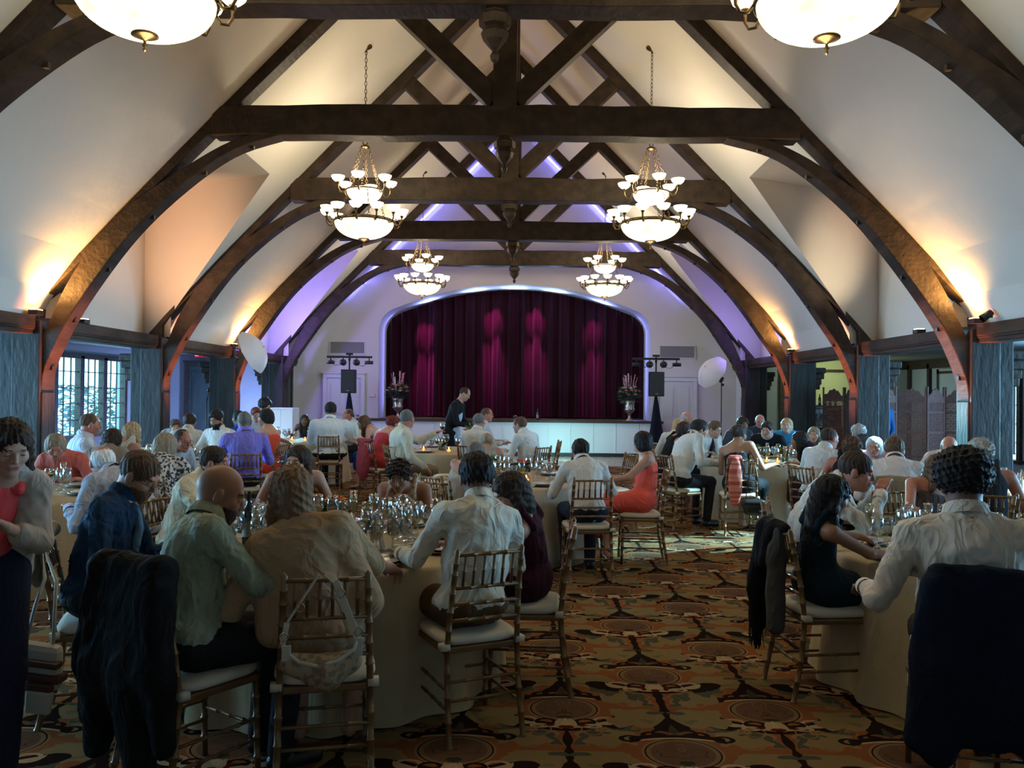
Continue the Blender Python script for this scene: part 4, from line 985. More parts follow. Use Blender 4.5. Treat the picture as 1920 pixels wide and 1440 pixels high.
            extra = [rc(hp(0, -.10, .03), hp(0, -.13, -.04), .03, .028, .02), rc(hp(0, -.13, -.04), hp(0, -.12, -.16-hl*.4), .028, .012, .02)]; cut = cut[:1]; zc = -.055
        pr = cap + [c for c in cut]
        def post2(Fd, axs):
            X, Y, Z = axs[0][:, None, None]-H[0], axs[1][None, :, None]-H[1], axs[2][None, None, :]-H[2]
            if zc > -5: Fd = np.maximum(Fd, (zc*hs_ - (X*Rh[0, 2]+Y*Rh[1, 2]+Z*Rh[2, 2]))*.9)
            th = np.arctan2(X*Rh[0, 0]+Y*Rh[1, 0], -(X*Rh[0, 1]+Y*Rh[1, 1]) + .02); Fd = Fd - (.0028*(1-2*np.abs(np.sin(13*th+2.5*np.sin(14*Z)+1.5*np.sin(23*Z+3*th))))).astype(np.float32)
            if extra:
                G = sdf(extra + cut[:1], axs); G = G - fo*.7*(1-2*np.abs(np.sin(55*(X*Rh[0, 0]+Y*Rh[1, 0])+9*np.sin(9*Z)))).astype(np.float32)
                kk = .012; hh_ = np.clip(.5+.5*(Fd-G)/kk, 0, 1); Fd = Fd+(G-Fd)*hh_-kk*hh_*(1-hh_)
            return Fd
        nm = 'hair'; lo, hi = bounds(cap+extra, .02)
        sdf_mesh2(nm, pr, extra, hf*1.05, HM, e, fo, sd_, fsx, post2)
    if beard:
        bp = [el(hp(0, .026, -.058), NP(.066, .074, .064)*hs_, RT, .01), el(hp(0, .058, -.098), NP(.032, .030, .032)*hs_, RT, .02), el(hp(0, .115, -.0), NP(.07, .07, .044)*hs_, RT, .012, -1), el(hp(0, .11, -.057), NP(.022, .03, .010)*hs_, RT, .004, -1)]
        def pb(Fd, axs):
            X, Y, Z = axs[0][:, None, None]-H[0], axs[1][None, :, None]-H[1], axs[2][None, None, :]-H[2]
            zz = X*Rh[0, 2]+Y*Rh[1, 2]+Z*Rh[2, 2]; yy_ = X*Rh[0, 1]+Y*Rh[1, 1]+Z*Rh[2, 1]
            return np.maximum(np.maximum(Fd, zz-(-.012)-np.maximum(0, .0)), -(yy_-(-.015)))
        sdf_mesh('beard', bp, hf, hairm(beard), e, fold=.0015, fs=4, post=pb)
    if glasses:
        g = MB(); Rm = Matrix(Rh.tolist()); Rq = Rm @ Matrix.Rotation(PI/2, 3, 'X')
        for sg in (-1, 1):
            g.torus(tuple(hp(sg*.032, .102, .002)), .022*hs_, .0016, 18, 5, rot=Rq); g.tube([hp(sg*.054, .100, .006), hp(sg*.078, .06, .008), hp(sg*.080, -.01, .006)], .0018, 5)
        g.tube([hp(-.011, .103, .006), hp(0, .107, .009), hp(.011, .103, .006)], .0016, 5); g.build('glasses', mat('spectacle_frame', (.02, .015, .012), .3), e, True)
    if chairlab:
        cdg = face if chairdeg is None else chairdeg; ca = math.radians(cdg)
        chair(pxy[0]+.03*math.cos(ca), pxy[1]+.03*math.sin(ca), cdg, chairlab)
    e['_hp'] = [float(x) for x in H]; return e, dict(H=H, Rh=Rh, C=C, M=M, P=P, N=N, u=u, fy=fy, sx=sx, arms=arms, Cd=Cd, s=s, hp=hp, pxy=pxy, fa=fa)
def sdf_mesh2(name, prims, extra, h, m_, parent, fold, seed, fs, post):
    lo, hi = bounds([p for p in prims if p[-1] > 0]+extra, .02); axs = [axis_lin(lo[a], hi[a], h) for a in range(3)]
    Fd = sdf(prims, axs, fold, seed, fs); Fd = post(Fd, axs); V, Q = nets(Fd, axs)
    me = bpy.data.meshes.new(name); me.from_pydata(V.tolist(), [], Q.tolist()); me.materials.append(m_); me.shade_smooth(); me.update()
    o = bpy.data.objects.new(name, me); COL.objects.link(o); o.parent = parent; return o
# ------------------------------------------------------------ tables and tableware
LINEN = cloth('ivory_linen', (.42, .33, .20), amt=.16)
LINEN2 = cloth('cream_linen', (.50, .44, .33), amt=.16)
GLS = glassmat('clear_glass', (.93, .95, .95), .10)
def cloth_mesh(R, drop=.745, folds=18, seed=0, flare=.10):
    r = random.Random(seed); ph = [r.uniform(0, 6) for _ in range(4)]; mb = MB(); n = 180
    prof = [(.01, 0, 0), (R*.5, 0, 0), (R*.96, 0, 0), (R, -.004, .0), (R+.008, -.02, .1)] + [(R+.01+flare*t**1.2*.6, -.02-(drop-.02)*t, t) for t in (.12, .25, .4, .55, .7, .85, 1.0)]
    for (rr, z, k) in prof:
        for i in range(n):
            a = 2*PI*i/n; f = math.sin(a*folds+ph[0]+.6*math.sin(a*3+ph[1]))*.6+math.sin(a*(folds*.53)+ph[2])*.4
            q = rr + .050*k*f; mb.v.append((q*math.cos(a), q*math.sin(a), .75+z+(.0 if k < 1 else .004)))
    for j in range(len(prof)-1):
        for i in range(n): mb.f.append((j*n+i, (j+1)*n+i, (j+1)*n+(i+1) % n, j*n+(i+1) % n)); mb.mi.append(0)
    return mb
def table(x, y, R, what, linen, seed):
    e = empty('banquet_table', (x, y, 0)); tag(e, 'round banquet table under its cloth, ' + what, 'table')
    b = MB(); b.lathe([(.01, .715), (R-.02, .715), (R-.01, .73), (R-.02, .742), (.01, .742)], 40); b.build('tabletop', woodmat('table_ply', (.25, .17, .1), (.3, .2, .12)), e, True)
    for k in range(4):
        a = PI/4+k*PI/2; l = MB(); l.tube([(.45*math.cos(a), .45*math.sin(a), .715), (.62*math.cos(a)*R/.9, .62*math.sin(a)*R/.9, .0)], .016, 8); l.build('leg', mat('steel_leg', (.2, .2, .2), .4, 1), e, True)
    o = cloth_mesh(R, seed=seed).build('tablecloth', linen, None, True, loc=(x, y, 0)); tag(o, 'floor length linen cloth on the ' + what, 'tablecloth')
def lathe_obj(name, prof, m_, n=20): 
    return MB().lathe(prof, n).build(name, m_, None, True)
REDW = mat('red_wine', (.06, .004, .01), .1); WHTW = mat('white_wine', (.55, .42, .16), .1); WATER = glassmat('water', (.8, .86, .88), .16)
def glass(kind, fill=None):
    P = {'wine': [(.001, 0), (.034, .001), (.033, .004), (.006, .010), (.0035, .03), (.0035, .095), (.008, .102), (.028, .118), (.039, .145), (.040, .165), (.034, .20), (.031, .222), (.0295, .222), (.033, .198), (.038, .163), (.036, .145), (.02, .115), (.001, .106)],
         'goblet': [(.001, 0), (.035, .001), (.034, .004), (.008, .010), (.005, .03), (.006, .06), (.012, .068), (.034, .09), (.041, .12), (.039, .15), (.034, .178), (.032, .178), (.037, .148), (.039, .12), (.03, .092), (.001, .074)],
         'flute': [(.001, 0), (.031, .001), (.03, .004), (.005, .009), (.0035, .03), (.0035, .085), (.008, .095), (.020, .13), (.026, .17), (.025, .23), (.0235, .23), (.0245, .17), (.018, .13), (.001, .10)],
         'tumbler': [(.001, 0), (.034, .0), (.037, .01), (.041, .11), (.0395, .11), (.035, .012), (.001, .010)]}[kind]
    def mk():
        nm = {'wine': 'wine_glass', 'goblet': 'water_goblet', 'flute': 'champagne_flute', 'tumbler': 'tumbler'}[kind]
        o = lathe_obj(nm, P, GLS); tag(o, '', 'glass')
        if fill:
            z = {'wine': .15, 'goblet': .14, 'flute': .19, 'tumbler': .08}[kind]; zb = {'wine': .108, 'goblet': .078, 'flute': .102, 'tumbler': .012}[kind]; inner = [(max(.001, r-.003), zz) for r, zz in P if r > .001 and zb <= zz <= z and P.index((r, zz)) < len(P)*.62] or [(.036, z)]
            q = [(.001, zb)] + [p for p in inner] + [(inner[-1][0], z), (.001, z)]
            c = MB().lathe(q, 16).build({'r': 'wine', 'w': 'wine', 'a': 'water'}[fill], {'r': REDW, 'w': WHTW, 'a': WATER}[fill], o, True)
        return o
    return mk
def mk_plate():
    e = empty('dinner_plate'); tag(e, '', 'plate')
    MB().lathe([(.001, .0), (.10, .0), (.155, .012), (.157, .016), (.10, .006), (.001, .005)], 36).build('charger', mat('gold_charger', (.28, .19, .09), .35, .6), e, True)
    MB().lathe([(.001, .008), (.075, .008), (.128, .022), (.130, .026), (.078, .014), (.001, .013)], 36).build('plate', mat('ivory_china', (.60, .54, .42), .25), e, True)
    return e
def mk_napkin():
    mb = MB(); r = random.Random(2); n = 10
    for j in range(n+1):
        for i in range(n+1): mb.v.append((-.10+.2*i/n, -.07+.14*j/n, .012+.014*math.sin(i*1.3+j*.7)+.008*math.sin(j*2.1)))
    for j in range(n):
        for i in range(n): a = j*(n+1)+i; mb.f.append((a, a+1, a+n+2, a+n+1)); mb.mi.append(0)
    o = mb.build('napkin', LINEN2, None, True); tag(o, '', 'napkin'); sm = o.modifiers.new('solid', 'SOLIDIFY'); sm.thickness = .004; return o
SILV = mat('silver_plate', (.6, .58, .55), .2, 1)
def mk_fork():
    mb = MB(); mb.box((0, -.02, .003), (.006, .12, .003)); mb.box((0, .05, .004), (.022, .03, .003))
    for k in range(4): mb.box((-.009+.006*k, .085, .004), (.003, .045, .002))
    o = mb.build('fork', SILV, None, bevel=.001); tag(o, '', 'fork'); return o
def mk_candle():
    e = empty('votive_candle'); tag(e, '', 'candle')
    MB().lathe([(.001, 0), (.03, 0), (.033, .005), (.036, .075), (.034, .075), (.031, .008), (.001, .006)], 18).build('holder', glassmat('amber_glass', (1, .8, .5), .08), e, True)
    MB().lathe([(.001, .008), (.028, .008), (.028, .035), (.001, .036)], 14).build('wax', glow('lit_wax', (1, .5, .18), 2.0), e, True)
    MB().lathe([(.001, .036), (.006, .045), (.007, .052), (.003, .066), (.001, .074)], 10).build('flame', glow('flame', (1, .62, .25), 22), e, True)
    return e
def mk_pillar(h):
    def mk():
        e = empty('pillar_candle'); tag(e, '', 'candle')
        MB().lathe([(.001, 0), (.045, 0), (.047, .004), (.048, h+.05), (.0465, h+.05), (.0455, .006), (.001, .005)], 20).build('glass_cylinder', GLS, e, True)
        MB().lathe([(.001, .006), (.036, .006), (.036, h), (.001, h-.004)], 18).build('wax', glow('pale_lit_wax', (.75, .95, 1.0), 1.3), e, True)
        MB().lathe([(.001, h), (.006, h+.01), (.003, h+.028), (.001, h+.036)], 8).build('flame', glow('flame', (1, .62, .25), 22), e, True); return e
    return mk
def bloom(mb, c, r, seed, mi=0):
    rr = random.Random(seed); c = Vector(c)
    for ring, (n, rad, tl, zz) in enumerate(((5, .25, .2, .25), (7, .6, .7, .12), (9, .95, 1.15, -.05))):
        for k in range(n):
            a = 2*PI*k/n + rr.uniform(-.2, .2) + ring*.4; d = Vector((math.cos(a)*math.sin(tl), math.sin(a)*math.sin(tl), math.cos(tl))); s_ = Vector((-math.sin(a), math.cos(a), 0)); b0 = c + d*r*.15
            p1 = c + d*r*rad*.8 + s_*r*.32; p2 = c + d*r*rad*.8 - s_*r*.32; p3 = c + d*r*(rad+.35) + Vector((0, 0, zz*r)); p4 = c + d*r*(rad*.8) + Vector((0, 0, .12*r))
            mb.add([b0, p1, p3, p2, p4], [(0, 1, 4), (1, 2, 4), (2, 3, 4), (3, 0, 4)], mi)
FLC = {'coral': (.75, .13, .07), 'pink': (.72, .30, .26), 'white': (.62, .62, .55), 'peach': (.75, .35, .18), 'orange': (.80, .22, .04), 'green': (.14, .22, .06), 'mauve': (.35, .16, .22), 'yellow': (.6, .5, .2)}
def flm(k): return mat('petal_'+k, FLC[k], .7, var=(30, tuple(min(1, v*1.25) for v in FLC[k]), .3, .7))
LEAF = mat('leaf_green', (.06, .12, .035), .5, var=(8, (.10, .17, .05), .3, .7))
def leaves(mb, c, n, rad, r, seed, up=.3):
    q = random.Random(seed); c = Vector(c)
    for i in range(n):
        d = Vector((q.gauss(0, 1), q.gauss(0, 1), q.gauss(0, .6)+up)).normalized(); p = c+d*rad*q.uniform(.4, 1); s_ = d.cross(Vector((q.random(), q.random(), 1))).normalized()*r*.3
        mb.add([p-d*r*.5, p+s_, p+d*r*.7, p-s_], [(0, 1, 2), (0, 2, 3)])
def centrepiece(cols, w=.11, h=.10, vase='square', seed=0):
    def mk():
        e = empty('centrepiece'); tag(e, '', 'flower arrangement'); q = random.Random(seed)
        v = MB()
        if vase == 'square': v.lathe([(.001, 0), (.055, 0), (.058, .01), (.058, h), (.052, h), (.050, .012), (.001, .012)], 20)
        else: v.lathe([(.001, 0), (.04, 0), (.045, .02), (.05, h*1.6), (.045, h*1.6), (.04, .02)], 18)
        hh = h if vase == 'square' else h*1.6
        v.build('vase', mat('leaf_wrapped_vase', (.10, .13, .05), .4) if vase == 'square' else GLS, e, True)
        if vase == 'square':
            b = MB(); b.lathe([(.0585, h*.55), (.061, h*.56), (.061, h*.72), (.0585, h*.73)], 20); b.build('ribbon', mat('gold_ribbon', (.5, .33, .1), .35, .5), e, True)
        l = MB(); leaves(l, (0, 0, hh+.03), 70, w*.95, .07, seed+5); 
        if vase != 'square':
            for k in range(8): l.tube([(.02*math.cos(k), .02*math.sin(k), .02), (.04*math.cos(k*2), .04*math.sin(k*2), hh+.05)], .0025, 5)
        l.build('foliage', LEAF, e)
        for i, c in enumerate(cols):
            a = 2*PI*i/len(cols)+q.uniform(-.3, .3); rr = w*(.0 if i == 0 else q.uniform(.45, .85)); b = MB(); bloom(b, (0, 0, 0), q.uniform(.040, .055), seed+i)
            o = b.build('bloom', flm(c), e, True, loc=(rr*math.cos(a), rr*math.sin(a), hh+.05+q.uniform(-.01, .04)-(0 if i == 0 else .01)))
            if c in ('coral', 'orange', 'peach'): o['label'] = c + ' bloom'
        return e
    return mk
TZ = .7555
KIND = {('wine', 'r'): 'stemmed glass of red wine', ('wine', 'w'): 'stemmed glass of white wine', ('wine', None): 'empty stemmed wine glass', ('goblet', 'a'): 'short stemmed water goblet', ('flute', 'w'): 'tall flute of sparkling wine', ('tumbler', 'a'): 'straight tumbler of water', ('flute', None): 'tall empty flute', ('tumbler', None): 'straight empty tumbler', ('wine', 'x'): ''}
def put_glass(x, y, kind, fill, what):
    place('g'+kind+str(fill), glass(kind, fill), (x, y, TZ), random.random()*6, KIND[(kind, fill)] + ' on the ' + what, 'glasses, ' + what)
def settings(x, y, R, angs, what, dens=3, seed=0, plates=True):
    q = random.Random(seed); combos = [('wine', 'r'), ('wine', 'w'), ('wine', None), ('goblet', 'a'), ('flute', 'w'), ('goblet', 'a')]
    for j, a in enumerate(angs):
        a = math.radians(a); c, s = math.cos(a), math.sin(a)
        if plates:
            place('plate', mk_plate, (x+(R-.22)*c, y+(R-.22)*s, TZ), q.random()*6, 'ivory dinner plate on a gold charger, ' + what, 'place settings, ' + what)
            if q.random() < .8: place('fork', mk_fork, (x+(R-.2)*c+q.uniform(-.02, .02), y+(R-.22)*s, TZ+.026), q.random()*6, 'silver fork lying across a plate, ' + what, 'forks, ' + what)
            if q.random() < .6: place('napkin', mk_napkin, (x+(R-.18)*math.cos(a+.27), y+(R-.18)*math.sin(a+.27), TZ), q.random()*6, 'crumpled cream napkin beside a plate, ' + what, 'napkins, ' + what)
        for k in range(dens):
            aa = a + (-.22+.44*k/max(1, dens-1)) + q.uniform(-.05, .05); rr = R*.46+.05*(k % 2)+q.uniform(-.03, .03)
            kd = combos[(j*2+k+seed) % 6]; put_glass(x+rr*math.cos(aa), y+rr*math.sin(aa), kd[0], kd[1], what)
def candle_at(x, y, what): place('votive', mk_candle, (x, y, TZ), 0, 'lit votive candle on the ' + what, 'votives, ' + what)
TB = dict(t1=(-.85, 5.10, .96), t0=(-4.1, 7.25, .88), t9=(-4.0, 10.4, .80), t8=(-4.9, 13.1, .80), t7=(-3.9, 15.7, .9), t6=(-.85, 13.45, .95), t2=(.15, 8.95, .90), t4=(3.62, 11.85, .90), t5=(4.75, 8.5, .88), t3=(3.05, 5.05, .95))
WHAT = dict(t1='table of the bald bearded man', t0='table at the far left edge', t9='table behind the patterned top', t8='table before the green door', t7='table before the left loudspeaker',
            t6='table nearest the stage', t2='middle table with the coral dress', t4='table of the black strap dress', t5='table beside the carved screens', t3='near right table by the navy jacket')
for i, (k, (x, y, R)) in enumerate(TB.items()): table(x, y, R, WHAT[k], LINEN2 if k in ('t4', 't2', 't8', 't5') else LINEN, i*3+1)
settings(*TB['t1'], (-100, -60, -20, 20, 62, 100, 145, 185, 225), WHAT['t1'], 4, 0)
settings(*TB['t3'], (-120, -160, 160, 115, 80, 30), WHAT['t3'], 4, 2)
settings(*TB['t2'], (-60, 0, 50, 110, 170, 230, -95), WHAT['t2'], 3, 1)
settings(*TB['t4'], (-60, -100, -140, 180, 120, 60, 0), WHAT['t4'], 3, 4)
settings(*TB['t5'], (-100, -150, 160, 100, 40, -30), WHAT['t5'], 3, 3)
settings(*TB['t0'], (-60, 0, 60, 120, -120), WHAT['t0'], 3, 5)
settings(*TB['t9'], (-60, 0, 90, 180), WHAT['t9'], 3, 7)
settings(*TB['t8'], (-60, 0, 90, 180), WHAT['t8'], 3, 8, False)
settings(*TB['t7'], (-90, -30, 60, 150), WHAT['t7'], 3, 9, False)
settings(*TB['t6'], (-120, -60, 0, 60, 120, 180), WHAT['t6'], 4, 10)
def cp(key, cols, tk, dx, dy, lab, **kw):
    x, y, R = TB[tk]; place('cp_'+key, centrepiece(cols, **kw), (x+dx, y+dy, TZ), random.random(), lab)
p = at(628, 960, 5.75); cp('a', ['orange', 'orange', 'orange', 'orange', 'peach', 'orange'], 't1', p.x-TB['t1'][0], p.y-TB['t1'][1], 'low bunch of orange blooms behind the blond woman in the poncho', w=.08, h=.08, seed=1)
cp('b', ['white', 'white', 'coral', 'white', 'green', 'yellow', 'white'], 't2', -.2, .05, 'white and green flower bunch on the middle table', seed=2)
cp('c', ['coral', 'coral', 'coral', 'coral'], 't2', .12, .05, 'coral gerbera bunch in a gold banded vase on the middle table', seed=3, w=.07)
cp('d', ['pink', 'pink', 'white', 'pink', 'peach'], 't0', .35, -.2, 'pale pink roses in a banded vase on the far left table', seed=4, w=.10)
cp('e', ['peach', 'orange', 'white', 'orange', 'green', 'peach', 'orange'], 't6', .30, .5, 'tall loose orange bouquet on the table nearest the stage', seed=5, w=.16, h=.14, vase='tall')
cp('e2', ['peach', 'coral', 'coral'], 't6', -.15, -.1, 'small coral posy on the table nearest the stage', seed=15, w=.06, h=.06)
cp('f', ['orange', 'orange', 'orange', 'orange', 'orange'], 't4', .25, -.1, 'orange flower bunch on the table right of centre', seed=6, w=.09)
cp('g', ['green', 'green', 'yellow', 'green', 'yellow'], 't4', -.18, .05, 'yellow green flower bunch on the table right of centre', seed=7, w=.12)
cp('h', ['coral', 'pink', 'white', 'coral', 'peach'], 't7', .35, -.1, 'coral and pink flower bunch before the left speaker stand', seed=8, w=.12, vase='tall')
p = at(1862, 985, 4.95); cp('i', ['coral', 'coral', 'pink', 'coral'], 't3', p.x-TB['t3'][0], p.y-TB['t3'][1], 'coral blooms at the right of the black haired man in white', seed=9, w=.07, h=.07)
for (tk, dx, dy) in (('t2', -.02, -.28), ('t2', .16, -.30), ('t0', .05, -.45), ('t7', -.35, -.3), ('t7', .0, -.35), ('t7', .25, -.4), ('t6', -.4, -.4), ('t6', .0, -.55), ('t4', -.05, -.25), ('t4', .05, -.4), ('t8', .1, -.2)):
    candle_at(TB[tk][0]+dx, TB[tk][1]+dy, WHAT[tk])
for i in range(9):
    q = random.Random(i); place('pillar%d' % (i % 3), mk_pillar((.08, .13, .18)[i % 3]), (TB['t5'][0]+.15+.13*(i % 5), TB['t5'][1]-.35+.17*(i//5)+q.uniform(-.03, .03), TZ), 0, '%s pale pillar candle in a glass cylinder on the right table' % (('short', 'medium', 'tall')[i % 3]), 'pillar candles on the right table, %s' % (('short', 'medium', 'tall')[i % 3]))
# dark wine bottle, menu card and big front plates of the near left table
def mk_bottle():
    e = empty('wine_bottle'); tag(e, '', 'bottle')
    MB().lathe([(.001, 0), (.036, 0), (.038, .01), (.038, .18), (.034, .205), (.016, .235), (.0145, .30), (.0165, .302), (.0165, .312), (.001, .313)], 20).build('glass_body', mat('dark_bottle', (.008, .012, .01), .08, spec=.8), e, True)
    MB().lathe([(.0385, .05), (.0386, .14)], 20).build('wine_label', mat('paper_label', (.25, .24, .2), .7), e, True); return e
p = at(466, 1040, 4.95); place('bottle', mk_bottle, (p.x, p.y, TZ), 0, 'dark wine bottle beside the bald man on the near left table')
p = at(700, 1020, 4.85); mb = MB(); mb.box((0, 0, .11), (.006, .11, .22), Matrix.Rotation(.12, 3, 'Y')); mb.box((.035, 0, .11), (.006, .11, .22), Matrix.Rotation(-.2, 3, 'Y'))
o = mb.build('menu_card', mat('silver_card', (.35, .35, .33), .25, .6), None, loc=(p.x, p.y, TZ)); tag(o, 'tall folded silver menu card behind the poncho on the near left table', 'menu card')

for px, d, kd, fl in ((706, 4.75, 'wine', 'w'), (688, 5.0, 'wine', 'r'), (738, 4.85, 'goblet', 'a'), (766, 4.95, 'flute', 'w'), (745, 5.2, 'wine', 'w'), (802, 5.1, 'wine', 'w'), (783, 5.25, 'wine', None), (725, 5.45, 'wine', 'w'), (655, 5.5, 'tumbler', 'a'), (662, 5.75, 'flute', 'w'), (700, 5.65, 'wine', 'r'),
                     (440, 4.95, 'wine', None), (455, 5.2, 'flute', 'w'), (432, 4.75, 'goblet', 'a'), (492, 5.0, 'wine', 'w'), (476, 5.3, 'wine', 'r'), (445, 5.5, 'wine', 'w'), (815, 5.35, 'flute', 'w'), (755, 5.6, 'wine', 'r')):
    p = at(px, 1000, d); put_glass(p.x, d, kd, fl, WHAT['t1'])
for px, d, kd, fl in ((1645, 4.9, 'wine', None), (1662, 5.2, 'goblet', 'a'), (1630, 5.35, 'flute', 'w'), (1700, 5.5, 'wine', 'w'), (1895, 4.5, 'tumbler', 'a'), (1907, 4.25, 'wine', None), (1868, 5.4, 'goblet', 'a'), (1680, 4.75, 'tumbler', 'a')):
    p = at(px, 1000, d); put_glass(p.x, d, kd, fl, WHAT['t3'])
# ------------------------------------------------------------ the guests
WHT = (.60, .58, .52); NAVY = (.010, .022, .05)
def tbl(k): return TB[k][0], TB[k][1]
G = {}
# near left table
G['bald'] = person('bald man with a dark beard in a sage green shirt', (414, 926), 3.80, face=38, look=-18, nod=24, pel=(-1.12, 3.58), w=1.15, chairdeg=56, hair='bald', beard='dark', tc=(.26, .29, .21), sk='tan', hs=1.08,
    chairlab='gold chiavari chair with a black jacket over its back under the man in sage green', hands=[(.0+-.18, .50, .80), (.22, .46, .80)])
G['poncho'] = person('woman with shoulder length blond hair in a tan poncho and lace skirt', (543, 928), 3.78, face=103, look=25, nod=12, pel=(-.56, 3.66), w=.96, hair='long', hc='dirty', hl=.15, top='poncho', tc=(.36, .235, .135), bottom='skirt', bc=(.30, .22, .16), sk='fair', hs=1.05,
    chairlab='gold chiavari chair holding the patterned handbag on its back', hands=[(-.34, .28, .76), (.30, .42, .80)])
G['white'] = person('dark haired man seen from behind in a white shirt and brown trousers', (893, 897), 4.42, face=118, look=-12, nod=8, pel=(.02, 4.26), w=1.08, hair='full', hc='black', tc=(.60, .57, .48), bc=(.10, .055, .025), sk='brown', hs=1.04,
    chairlab='gold chiavari chair under the man in white with brown trousers', chairdeg=116, hands=[(-.22, .40, .80), (.24, .36, .78)])
G['burg'] = person('woman with long dark wavy hair in a burgundy sleeveless dress leaning left', (955, 925), 4.72, face=165, look=35, nod=28, pel=(.33, 4.86), w=.95, hair='long', hc='dark', hl=.24, top='tank', tc=(.040, .006, .014), bottom='dress', sk='fair',
    chairlab='gold chiavari chair under the woman in the burgundy dress', chairdeg=178)
G['curly'] = person('woman with short dark curly hair in a cream lace sleeveless top facing the camera', (748, 893), 6.1, face=-97, look=4, nod=24, w=.98, hair='curly', hc='dark', top='tank', tc=(.46, .36, .24), bottom='skirt', bc=(.2, .15, .1), sk='tan', hands=[(-.10, .36, .86), (.08, .30, .93)],
    chairlab='gold chiavari chair behind the near left table under the curly haired woman')
G['pony'] = person('young woman with sleek dark hair looking left behind the poncho woman', (558, 866), 6.35, face=-70, look=-32, nod=6, w=.92, hair='long', hc='dark', hl=.20, top='strapless', tc=(.05, .03, .03), bottom='dress', sk='fair', chairlab='gold chiavari chair under the sleek haired young woman')
G['cream'] = person('dark haired man in a cream shirt in profile behind the bald man', (403, 868), 5.75, face=-5, look=8, nod=8, pel=(-2.02, 5.72), w=1.08, hair='short', hc='dark', tc=(.58, .50, .36), sk='red', chairlab='gold chiavari chair under the dark haired man in the cream shirt', hands=[(-.20, .50, .82), (.20, .50, .80)])
G['navy'] = person('bearded man with glasses in a navy shirt and blue tie looking down', (262, 892), 4.45, face=5, look=-10, nod=34, pel=(-1.90, 4.36), w=1.12, hair='short', hc='brown', tc=(.012, .035, .075), sk='fair', beard='brown', glasses=True, tie=(.10, .20, .30), hs=1.06,
    chairlab='gold chiavari chair at the left with the cream tote bag hanging from it', chairdeg=20)
# far left table
G['whair'] = person('white haired man in a pale blue shirt bent over the far left table', (192, 868), 6.25, face=150, look=-20, nod=20, w=1.08, hair='fringe', hc='white', tc=(.36, .40, .50), sk='red', lean=.1, chairlab='chiavari chair under the white haired man in pale blue')
G['pinktop'] = person('grey blond woman with short hair and a pink top at the far left table', (104, 838), 8.0, face=-85, look=25, nod=30, hair='bob', hc='ash', top='short', tc=(.55, .13, .10), bottom='skirt', sk='red', w=.95, collar=False, chairlab='chiavari chair under the short haired woman in pink')
G['girl'] = person('standing woman with dark wavy hair and white lace cardigan at the left edge', (18, 838), 3.45, face=-50, look=8, nod=26, pel=(-1.93, 3.46), stand=True, w=.85, hair='long', hc='dark', hl=.16, top='tank', tc=(.75, .09, .10), bottom='trousers', bc=(.02, .025, .05), sk='pale', collar=False, hands=[(-.06, .20, 1.10), (.10, .22, 1.12)])
# left tables behind
G['w12'] = person('stout man in a white shirt with short brown hair near the bright window', (170, 796), 9.3, face=35, look=0, nod=10, w=1.2, hair='crop', hc='brown', tc=(.55, .60, .68), sk='red', chairlab='chiavari chair under the stout man near the bright window')
G['w13'] = person('dark haired woman bowing her head between the window and white haired man', (212, 826), 8.9, face=95, look=-20, nod=30, hair='bob', hc='dark', top='short', tc=(.25, .2, .16), bottom='skirt', sk='tan', w=.9, collar=False, chairlab='chiavari chair under the dark haired woman bowing her head')
G['w14'] = person('woman with long straight blond hair seen from behind right of the window', (249, 812), 9.4, face=75, nod=5, hair='long', hc='blond', hl=.26, top='tank', tc=(.45, .38, .30), bottom='dress', sk='fair', w=.92, chairlab='chiavari chair under the woman with long straight blond hair')
G['pattern'] = person('woman with a blond bob in a black and white patterned top', (312, 838), 7.5, face=95, look=-20, nod=12, hair='bob', hc='ash', top='short', tc=(.2, .19, .18), bottom='skirt', sk='fair', w=1.02, collar=False, chairlab='chiavari chair under the woman in the patterned top')
G['w16'] = person('ruddy man with glasses behind the blond bob', (343, 826), 8.9, face=-30, look=0, nod=15, hair='crop', hc='dark', tc=(.4, .42, .45), sk='red', glasses=True, w=1.05, chairlab='chiavari chair under the ruddy man with glasses')
G['w17'] = person('man with dark hair seen from behind in a white shirt before the green door', (356, 792), 12.0, face=95, nod=5, hair='full', hc='dark', tc=WHT, sk='tan', chairlab='chiavari chair under the white shirted man before the green door')
G['w18'] = person('person with tousled dark hair at the middle left post', (329, 800), 14.0, face=-60, nod=10, hair='curly', hc='brown', tc=(.3, .28, .26), sk='fair', w=.95, collar=False)
G['w19'] = person('man in a white shirt and black bow tie leaning over a left table', (406, 786), 11.6, face=-105, look=0, nod=22, hair='full', hc='black', tc=(.62, .60, .55), sk='tan', beard='black', tie='bow', w=1.05)
G['purple'] = person('man in a lavender shirt seen from behind', (459, 790), 10.3, face=112, look=-20, nod=5, hair='crop', hc='pepper', tc=(.20, .17, .55), sk='brown', w=1.15, chairlab='gold chiavari chair under the man in the lavender shirt', bc=(.02, .02, .03))
G['w21'] = person('woman with dark hair in a coral dress turned left near the violet wall', (497, 783), 12.0, face=165, look=25, nod=8, hair='bob', hc='black', top='strapless', tc=(.72, .10, .06), bottom='dress', sk='pale', w=1.05, chairlab='chiavari chair under the coral dressed woman near the violet wall', elbows=[None, (1, .3, .4)])
G['w22'] = person('person with high dark curls before the violet wall', (497, 762), 14.0, face=-20, nod=5, hair='afro', hc='black', top='tank', tc=(.1, .1, .2), bottom='dress', sk='tan', w=.9, hs=.9)
G['w22b'] = person('small red haired guest beside the violet wall', (480, 778), 13.2, face=-60, nod=10, hair='full', hc='red', tc=(.5, .52, .6), sk='fair', w=.85, hs=.9)
